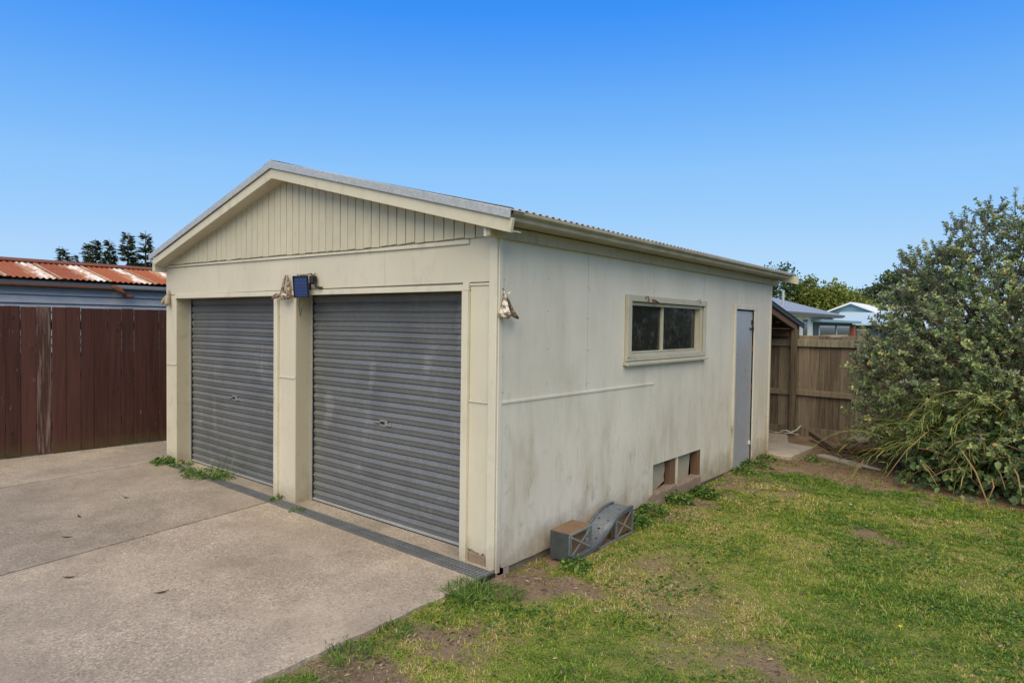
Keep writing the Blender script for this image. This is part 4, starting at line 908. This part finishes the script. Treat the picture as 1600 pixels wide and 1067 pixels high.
crown_tree('broadleaf_tree', (-14.2, 72.5, -.2), [(-1, 0, 4.0, 2.3, .9), (1.2, 0, 4.0, 2.0, .9), (0, 0, 5.0, 1.5, .9), (2.8, 0, 3.4, 1.6, .9), (-2.6, 0, 3.7, 1.8, .9)], 'tree_olive', 'rounded olive-yellow tree directly behind the white gable', 11000, .34, 53)
crown_tree('pine_tree', (-13.6, 102, -.2), [(-.5, 0, 7.5, 2.4, .22), (-3.6, 0, 6.5, 2.0, .2), (3.4, 0, 8.0, 2.8, .25), (1.0, 0, 9.3, 2.0, .25), (-1.6, 0, 5.3, 2.6, .22), (6.5, 0, 8.6, 3.0, .4), (4.5, 0, 5.6, 3.6, .5), (-5.6, 0, 5.6, 1.3, .25), (1.0, 0, 6.4, 3.4, .4), (-3.0, 0, 4.2, 3.0, .4)], 'tree_pine', 'spreading flat-layered dark pine between the white gable and the bush', 13000, .5, 54, .4, flat=.8, tipr=.42)

# ------------------------------------------------------------------ the big bush
blobs = [(1.68, 6.3, .80, .60), (2.10, 6.25, 1.05, .95), (2.72, 6.2, 1.15, 1.05), (2.15, 6.75, 2.05, .72), (2.75, 6.85, 2.35, .90), (2.62, 5.75, .45, .72), (2.0, 6.0, .42, .55),
         (3.5, 6.4, 1.35, 1.30), (3.75, 7.1, 2.45, 1.05), (1.86, 6.55, 2.45, .36), (1.58, 6.5, 1.50, .42), (1.42, 6.55, 1.10, .34), (3.2, 5.75, .5, .8), (2.45, 6.75, 2.86, .38), (2.95, 6.85, 2.84, .42), (1.72, 6.55, 1.95, .40), (4.4, 6.6, 1.6, 1.4)]
BU = thing('bush', 'big grey-green shrub with silvery leaves filling the right edge before the fence', 'bush', (2.7, 6.4, -.06))
rs = np.random.RandomState(61); B = np.array(blobs); wt = B[:, 3]**2; wt[16] *= .4; wt = wt/wt.sum(); nt = 3700
ci = rs.choice(len(B), nt, p=wt); d = nrm(rs.normal(size=(nt, 3))+np.array([-.12, -.25, .1])); rad = B[ci, 3:4]*rs.uniform(.72, 1.12, (nt, 1))
tips = B[ci, :3]+d*rad; keep = (tips[:, 2] > .05) & (tips[:, 1] < 8.0); tips = tips[keep]; d = d[keep]; nt = len(tips)
td = nrm(d*.8+rs.normal(size=(nt, 3))*.45+np.array([0, 0, .25])); k = 24
tl_ = rs.uniform(.12, .24, nt)
s = np.tile((np.arange(k)//2*2+rs.rand())/k, nt).reshape(nt, k)
P = tips[:, None]+td[:, None]*(s*tl_[:, None])[..., None]
a = rs.rand(nt, 1)*6.28+np.arange(k)[None]*math.pi+(np.arange(k)//2)[None]*1.57
u1 = nrm(np.cross(td, np.array([.3, .2, .9]))); u2 = np.cross(td, u1)
D = u1[:, None]*np.cos(a)[..., None]+u2[:, None]*np.sin(a)[..., None]+td[:, None]*.55+rs.normal(size=(nt, k, 3))*.3
N = td[:, None]+rs.normal(size=(nt, k, 3))*.45+np.array([0, 0, .5])
tint = np.clip(rs.rand(nt, 1)*.55+rs.rand(nt, k)*.45+np.where(s > .85, .08, 0), 0, 1)
ll = rs.uniform(.028, .058, nt*k)
leaves('foliage', 'bush_leaf', BU, P.reshape(-1, 3), D.reshape(-1, 3), N.reshape(-1, 3), ll, ll*.58, tint.ravel(), fold=.3, curl=.2)
b = MB()
for i in range(0, nt, 2):
    p = Vector(tips[i]); b.tube([p-Vector(d[i])*.10, p, p+Vector(td[i])*tl_[i]*.9], [.006, .005, .002], 3, False)
for i in range(60):
    q = Vector(tips[rs.randint(nt)]); f = Vector((random.uniform(2.0, 3.6), random.uniform(6.2, 6.8), -.05)); m_ = f.lerp(q, .5)+Vector((random.uniform(-.2, .2), random.uniform(-.2, .2), .15)); b.tube([f, m_, q], [.03, .018, .006], 5, False)
b.build('branches', 'twig', BU)
n = 26; pi = rs.choice(nt, n, replace=False)
fb = None
for i in pi:
    if fb is None:
        bm = bmesh.new(); bmesh.ops.create_icosphere(bm, subdivisions=2, radius=.024, matrix=Matrix.Diagonal((1, 1, 1.45, 1))); me = bpy.data.meshes.new('fruit'); bm.to_mesh(me); bm.free()
        me.polygons.foreach_set('use_smooth', [True]*len(me.polygons)); fb = link_mesh('fruit', me, 'fruit_green', BU); o = fb
    else: o = fb.copy(); col.objects.link(o)
    o.location = Vector(tips[i])+Vector(d[i])*.06-Vector((2.7, 6.4, -.06))
# long arching stems in front of it
TG = thing('tall_grass', 'arching yellow-green bamboo-like stems leaning out of the front of the bush', 'grass clump', (2.3, 5.5, -.06))
rs = np.random.RandomState(62); b = MB(); P = []; D = []; N = []; L = []
for i in range(105):
    base = np.array([2.50+rs.normal()*.35, 5.55+rs.normal()*.2, rs.uniform(.3, .95)]); a = rs.uniform(2.5, 4.6) if rs.rand() < .75 else rs.uniform(0, 6.28); l = rs.uniform(.4, 1.05); h = rs.uniform(-.05, .42)
    dirn = np.array([math.cos(a), math.sin(a)*.55, 0]); pts = []
    for q in range(9):
        t = q/8; p = base+dirn*l*t; p[2] = base[2]+h*math.sin(t*2.2)*1.1-l*.55*t*t; p[2] = max(p[2], -.03); pts.append(p)
    b.tube(pts, [.005*(1-.7*q/8) for q in range(9)], 4, False)
    for q in range(2, 9):
        for e in range(4):
            P.append(pts[q]+rs.normal(size=3)*.012); sd_ = rs.choice([-1, 1]); D.append(dirn*.8+np.array([-math.sin(a), math.cos(a), 0])*sd_*rs.uniform(.1, .7)+np.array([0, 0, rs.uniform(-.8, .5)])); N.append([rs.normal()*.3, rs.normal()*.3, 1]); L.append(rs.uniform(.07, .22))
b.build('stems', 'reed_leaf', TG)
L = np.array(L); leaves('leaves', 'reed_leaf', TG, np.array(P), np.array(D), np.array(N), L, L*.03+.003, rs.rand(len(P)), fold=.1, curl=.3)
me = bpy.data.objects[[c.name for c in TG.children if c.name.startswith('stems')][0]].data
a_ = me.attributes.new('tint', 'FLOAT', 'POINT'); a_.data.foreach_set('value', np.clip(rs.rand(len(me.vertices)//36).repeat(36)*.6+.4, 0, 1).astype(np.float32))
VN = thing('climbing_plant', 'dark broad-leaved creeper sprawling along the foot of the bush at right', 'creeper', (2.8, 5.4, -.06))
rs = np.random.RandomState(63); n = 2600
P = np.stack([rs.uniform(1.75, 4.2, n), 5.35+rs.normal(size=n)*.28, rs.uniform(0, 1, n)**1.3*.85-.02], 1); P[:, 1] += .35*(P[:, 2])+.25*np.abs(P[:, 0]-2.7)*(P[:, 0] < 2.7)*1.2-.25*np.clip(P[:, 0]-2.6, 0, 1)
D = rs.normal(size=(n, 3))+np.array([0, -.8, -.5]); N = rs.normal(size=(n, 3))*.5+np.array([0, -.7, .8]); L = rs.uniform(.045, .105, n)
leaves('leaves', 'vine_leaf', VN, P, D, N, L, L*.62, rs.rand(n), fold=.15, curl=.25)
b = MB()
for i in range(46):
    p = np.array([rs.uniform(1.9, 4.), rs.uniform(5.0, 5.6), rs.uniform(.05, .6)]); a = rs.uniform(0, 6.28); l = rs.uniform(.2, .6)
    q = p+np.array([math.cos(a)*l, -abs(math.sin(a))*l*.4, -rs.rand()*l]); q[2] = max(q[2], -.04); b.tube([p, (p+q)/2+np.array([0, -.05, .05]), q], [.006, .006, .003], 4, False)
b.build('canes', 'cane', VN)
b = MB()
for p, q in (((2.35, 4.95, .45), (2.62, 4.62, -.05)), ((2.75, 4.95, .42), (2.88, 4.72, .02)), ((2.62, 4.9, .2), (2.60, 4.75, .0)), ((1.3, 5.6, .1), (1.2, 5.5, -.05))):
    p = Vector(p); q = Vector(q); b.tube([p, p.lerp(q, .4)+Vector((.03, -.04, .02)), q], [.006, .008, .004], 5, False)
b.build('canes', 'cane', VN)

# ------------------------------------------------------------------ weeds
def weed(loc, n, r, h, label, seed, leafL=.05, blades=0, bl=.15, mat='weed_leaf', group='weeds growing along the garage', cat='weed', name='weed', sx=1.):
    t = thing(name, label, cat, loc, group); rs = np.random.RandomState(seed); lo = np.array(loc)
    if n:
        n = int(n*2.0); leafL *= .68; a = rs.rand(n)*6.28; rr = r*np.sqrt(rs.rand(n))*(.45+.8*vnoise(np.cos(a)*1.7+seed, np.sin(a)*1.7+seed)); P = np.stack([np.cos(a)*rr*sx, np.sin(a)*rr, rs.rand(n)*h*(1.1-rr/r)+.005], 1)+lo
        D = np.stack([np.cos(a), np.sin(a), rs.uniform(-.2, .9, n)], 1)+rs.normal(size=(n, 3))*.4; N = rs.normal(size=(n, 3))*.4+np.array([0, 0, 1]); L = rs.uniform(.6, 1.3, n)*leafL
        leaves('leaves', mat, t, P, D, N, L, L*.5, rs.rand(n)**1.4, fold=.25, curl=.4)
    if blades:
        a = rs.rand(blades)*6.28; rr = r*.8*np.sqrt(rs.rand(blades)); P = np.stack([np.cos(a)*rr*sx, np.sin(a)*rr, np.zeros(blades)], 1)+lo
        lean = rs.uniform(.2, 1.6, blades); D = np.stack([np.cos(a)*lean, np.sin(a)*lean, np.ones(blades)], 1)+rs.normal(size=(blades, 3))*.25; L = rs.uniform(.5, 1.2, blades)*bl
        leaves('blades', mat, t, P, D, rs.normal(size=(blades, 3))+np.array([0, 0, .2]), L, np.full(blades, .0052), rs.rand(blades), fold=.1, curl=.6)
    return t
weed((-5.24, -.10, 0), 150, .17, .09, 'bright green leafy weed at the foot of the far left garage pillar', 71, .055)
weed((-4.93, -.03, 0), 70, .13, .06, 'small green weed beside the left pillar on the drain end', 72, .045)
weed((-4.62, -.10, 0), 50, .13, .04, 'low weed patch growing in the drain between the pillar weed and the grassy clump', 73, .04)
weed((-4.20, -.06, 0), 190, .22, .08, 'grassy clump with tall blades over the drain before the left door', 74, .05, 60, .2, sx=1.5)
weed((-3.95, -.02, 0), 60, .12, .05, 'wispy weed with long bent stalks right of the grassy clump', 75, .04, 14, .34)
weed((-2.80, -.06, .0), 26, .07, .03, 'tiny yellowish weed at the foot of the middle post', 76, .045)
weed((-2.30, -.13, .0), 22, .06, .03, 'tiny weed sprouting from the drain before the right door', 77, .04)
weed((.36, .50, -.04), 130, .13, .08, 'small leafy weed under the box end of the near car ramp', 78, .05)
weed((.18, 1.72, -.05), 190, .22, .10, 'leafy weed patch just right of the far car ramp', 79, .06, sx=.6)
weed((.14, 2.15, -.05), 160, .18, .10, 'leafy weed below the left end of the wall opening', 80, .06)
weed((.16, 2.72, -.05), 110, .14, .11, 'upright weed standing before the wall opening', 81, .07, 16, .16)
weed((.22, 3.15, -.05), 110, .15, .09, 'lush weed at the right end of the wall opening', 82, .08)
weed((.14, 4.55, -.07), 130, .17, .07, 'green weed in front of the side door threshold', 83, .055)
weed((.12, 5.05, -.07), 150, .20, .08, 'weed patch under the hinge side of the grey side door', 84, .06)
weed((.10, 5.6, -.08), 90, .14, .09, 'weed at the back corner of the garage next to the concrete pad', 85, .055)
weed((.61, 6.0, -.08), 60, .09, .05, 'low green rosette on bare earth beyond the concrete pad', 86, .05)
weed((.11, -.38, -.035), 0, .16, .03, 'lush tuft of long grass at the corner of the driveway by the drain end', 87, .04, 560, .11, 'weed_leaf', 'grass tufts at the driveway edge', 'grass tuft', 'grass_tuft', 1.1)
weed((.27, -.24, -.035), 0, .16, .03, 'shorter grass tuft between the drain end and the garage corner', 88, .03, 220, .08, 'weed_leaf', 'grass tufts at the driveway edge', 'grass tuft', 'grass_tuft')
weed((.12, -1.02, -.035), 0, .12, .03, 'grass tuft half way along the driveway edge', 89, .03, 170, .06, 'weed_leaf', 'grass tufts at the driveway edge', 'grass tuft', 'grass_tuft')
weed((.13, -1.34, -.035), 0, .16, .03, 'darker grass tuft spilling over the driveway edge near the viewer', 90, .03, 220, .06, 'weed_leaf', 'grass tufts at the driveway edge', 'grass tuft', 'grass_tuft')

# ------------------------------------------------------------------ lawn
rs = np.random.RandomState(91)
def sample(n, x0, x1, y0, y1, wfun):
    x = rs.uniform(x0, x1, n); y = rs.uniform(y0, y1, n); k = rs.rand(n) < wfun(x, y); return x[k], y[k]
def inlawn(x, y):
    ok = np.where(y < -.05, x > .035+.03*vnoise(x*9, y*9), x > .03)
    ok &= ~((x < .30) & (y > .52) & (y < 1.52)) & ~((x < .42) & (y > 5.8))
    dx = x-CAM[0]; dy = y-CAM[1]; dep = -dx*.633+dy*.774; lat = dx*.774+dy*.633
    return ok & (dep > 2.6) & (np.abs(lat) < dep*.86+.3), dep
def wf(x, y):
    ok, dep = inlawn(x, y); g = green(x, y); g = np.clip((g+.75*(vnoise(x*6.5, y*6.5)-.5)+.35*(vnoise(x*19, y*19)-.5)-.18)/.55, .05, 1)
    return np.where(ok, g*np.clip((4.3/np.maximum(dep, 1))**1.3, 0, 1), 0)
x, y = sample(150000, 0, 5.4, -3, 7.2, wf); nc = len(x); dep = inlawn(x, y)[1]
dry = fbm(x*1.3+71, y*1.3+3, 4); clump = vnoise(x*15+5, y*15+90)
Tc = np.clip(rs.rand(nc)*.66+(dry-.5)*1.25+(clump-.5)*.6+.05+.42*blob(x, y, .85, .35, .5, .4)+.25*blob(x, y, .6, -.9, .6, .5), 0, 1)
Tc = np.where(blob(x, y, .75, 4.7, .9, .5)+blob(x, y, 1.9, 4.2, .8, .5)+blob(x, y, 1.25, -.75, .6, .5) > .45, Tc*.55, Tc)
hc = (.55+.9*vnoise(x*2.3+40, y*2.3+11))*(.7+.6*vnoise(x*11, y*11+3))
k = 11; n = nc*k; rep_ = lambda v: np.repeat(v, k)
a = rs.rand(n)*6.28; rr = np.abs(rs.normal(size=n))*.016*(1+.04*rep_(dep))
px = rep_(x)+np.cos(a)*rr; py = rep_(y)+np.sin(a)*rr; px = np.where((py < -.05), np.maximum(px, .02), np.maximum(px, .012))
P = np.stack([px, py, gz(px, py)-.003], 1); a2 = a+rs.normal(size=n)*.8
lean = rs.uniform(.7, 4.0, n); D = nrm(np.stack([np.cos(a2)*lean, np.sin(a2)*lean, np.ones(n)], 1))
L = rs.uniform(.012, .038, n)*rep_(hc)*(1+.05*rep_(dep)); Wd = rs.uniform(.0026, .0065, n)*np.maximum(1, rep_(dep)/4.8)
T = np.clip(rep_(Tc)+(rs.rand(n)-.5)*.40+.45*(rs.rand(n) < .08), 0, 1)
S = nrm(np.cross(D, np.array([0, 0, 1.])+.0*D))
m1 = P+D*(L*.55)[:, None]; tipp = P+D*L[:, None]-np.array([0, 0, 1])*(L*lean*.12)[:, None]
V = np.stack([P-S*Wd[:, None]*.5, P+S*Wd[:, None]*.5, m1+S*Wd[:, None]*.45, m1-S*Wd[:, None]*.45, tipp], 1).reshape(-1, 3)
b_ = np.arange(n)[:, None]*5
F = np.concatenate([b_+np.array([[0, 1, 2]]), b_+np.array([[0, 2, 3]]), b_+np.array([[3, 2, 4]])])
lg = np_mesh('lawn_grass', V, F, np.repeat(T, 5), 'grass_blade'); lg['kind'] = 'stuff'
print('BLADES', n)
# clover and flat weeds among the grass
x, y = sample(60000, 0, 5.4, -3, 6.0, lambda x, y: wf(x, y)*np.clip((vnoise(x*2.7+8, y*2.7+2)-.42)*4, 0, 1)); n = len(x)
P = np.stack([x, y, gz(x, y)+rs.uniform(.002, .022, n)], 1); L = rs.uniform(.012, .030, n)
cl = leaves('clover', 'weed_leaf', None, P, rs.normal(size=(n, 3))*np.array([1, 1, .3]), rs.normal(size=(n, 3))*.35+np.array([0, 0, 1]), L, L*.8, rs.rand(n)*.8); cl['kind'] = 'stuff'
# straw and leaf litter on the bare earth
def wl_(x, y):
    ok, dep = inlawn(x, y); g = green(x, y); return np.where(ok, np.clip(.9-g, .09, 1)*np.clip(4/np.maximum(dep, 1), 0, 1), 0)
x, y = sample(150000, -.2, 5.0, -3, 7.8, wl_); n = len(x); P = np.stack([x, y, gz(x, y)+rs.uniform(.0, .012, n)], 1)
P[:, 2] = np.where((x < .42) & (y > 5.8), -.026, P[:, 2])
L = rs.uniform(.012, .05, n); st = leaves('leaf_litter', 'straw', None, P, rs.normal(size=(n, 3))*np.array([1, 1, .15]), rs.normal(size=(n, 3))*.3+np.array([0, 0, 1]), L, np.where(rs.rand(n) < .10, L*.35, .003), rs.rand(n)*np.where(y > 4.8, .7, 1), simple=True); st['kind'] = 'stuff'
# small things on the lawn and the concrete
for i, (x, y, lab) in enumerate([(-2.06, -2.0, 'nearest to the camera'), (-3.0, -1.75, 'left of the joint, half way to the doors'), (-1.35, -1.7, 'right of the slab joint'), (-3.9, -1.0, 'on the slab before the left door'), (-3.55, -1.5, 'near the slab joint towards the fence')]):
    a = random.uniform(0, 6); c, s = math.cos(a), math.sin(a); l = .045
    o = MB().prism([(x+c*l, y+s*l, .012), (x-s*l*.25, y+c*l*.25, .004), (x-c*l, y-s*l, .010), (x+s*l*.25, y-c*l*.25, .003)], (0, 0, .002)).build('fallen_leaf', 'dry_leaf')
    tag(o, 'small dark fallen leaf on the driveway, '+lab, 'leaf', 'fallen leaves on the driveway')
def flower(x, y, label, mat, r=.016, cat='flower', name='flower'):
    z = float(gz(x, y))+.022; b = MB()
    for k in range(8):
        a = k*math.pi/4; b.add([(x, y, z), (x+math.cos(a-.3)*r, y+math.sin(a-.3)*r, z+.004), (x+math.cos(a)*r*1.3, y+math.sin(a)*r*1.3, z+.006), (x+math.cos(a+.3)*r, y+math.sin(a+.3)*r, z+.004)], [(0, 1, 2, 3)])
    b.tube([(x, y, z-.03), (x, y, z)], .002, 4); tag(b.build(name, mat), label, cat)
flower(2.36, .95, 'single yellow dandelion flower in the lawn at right', 'petal', .010)
flower(1.52, 3.8, 'tiny white daisy in the lawn facing the side door', 'white_metal', .012)
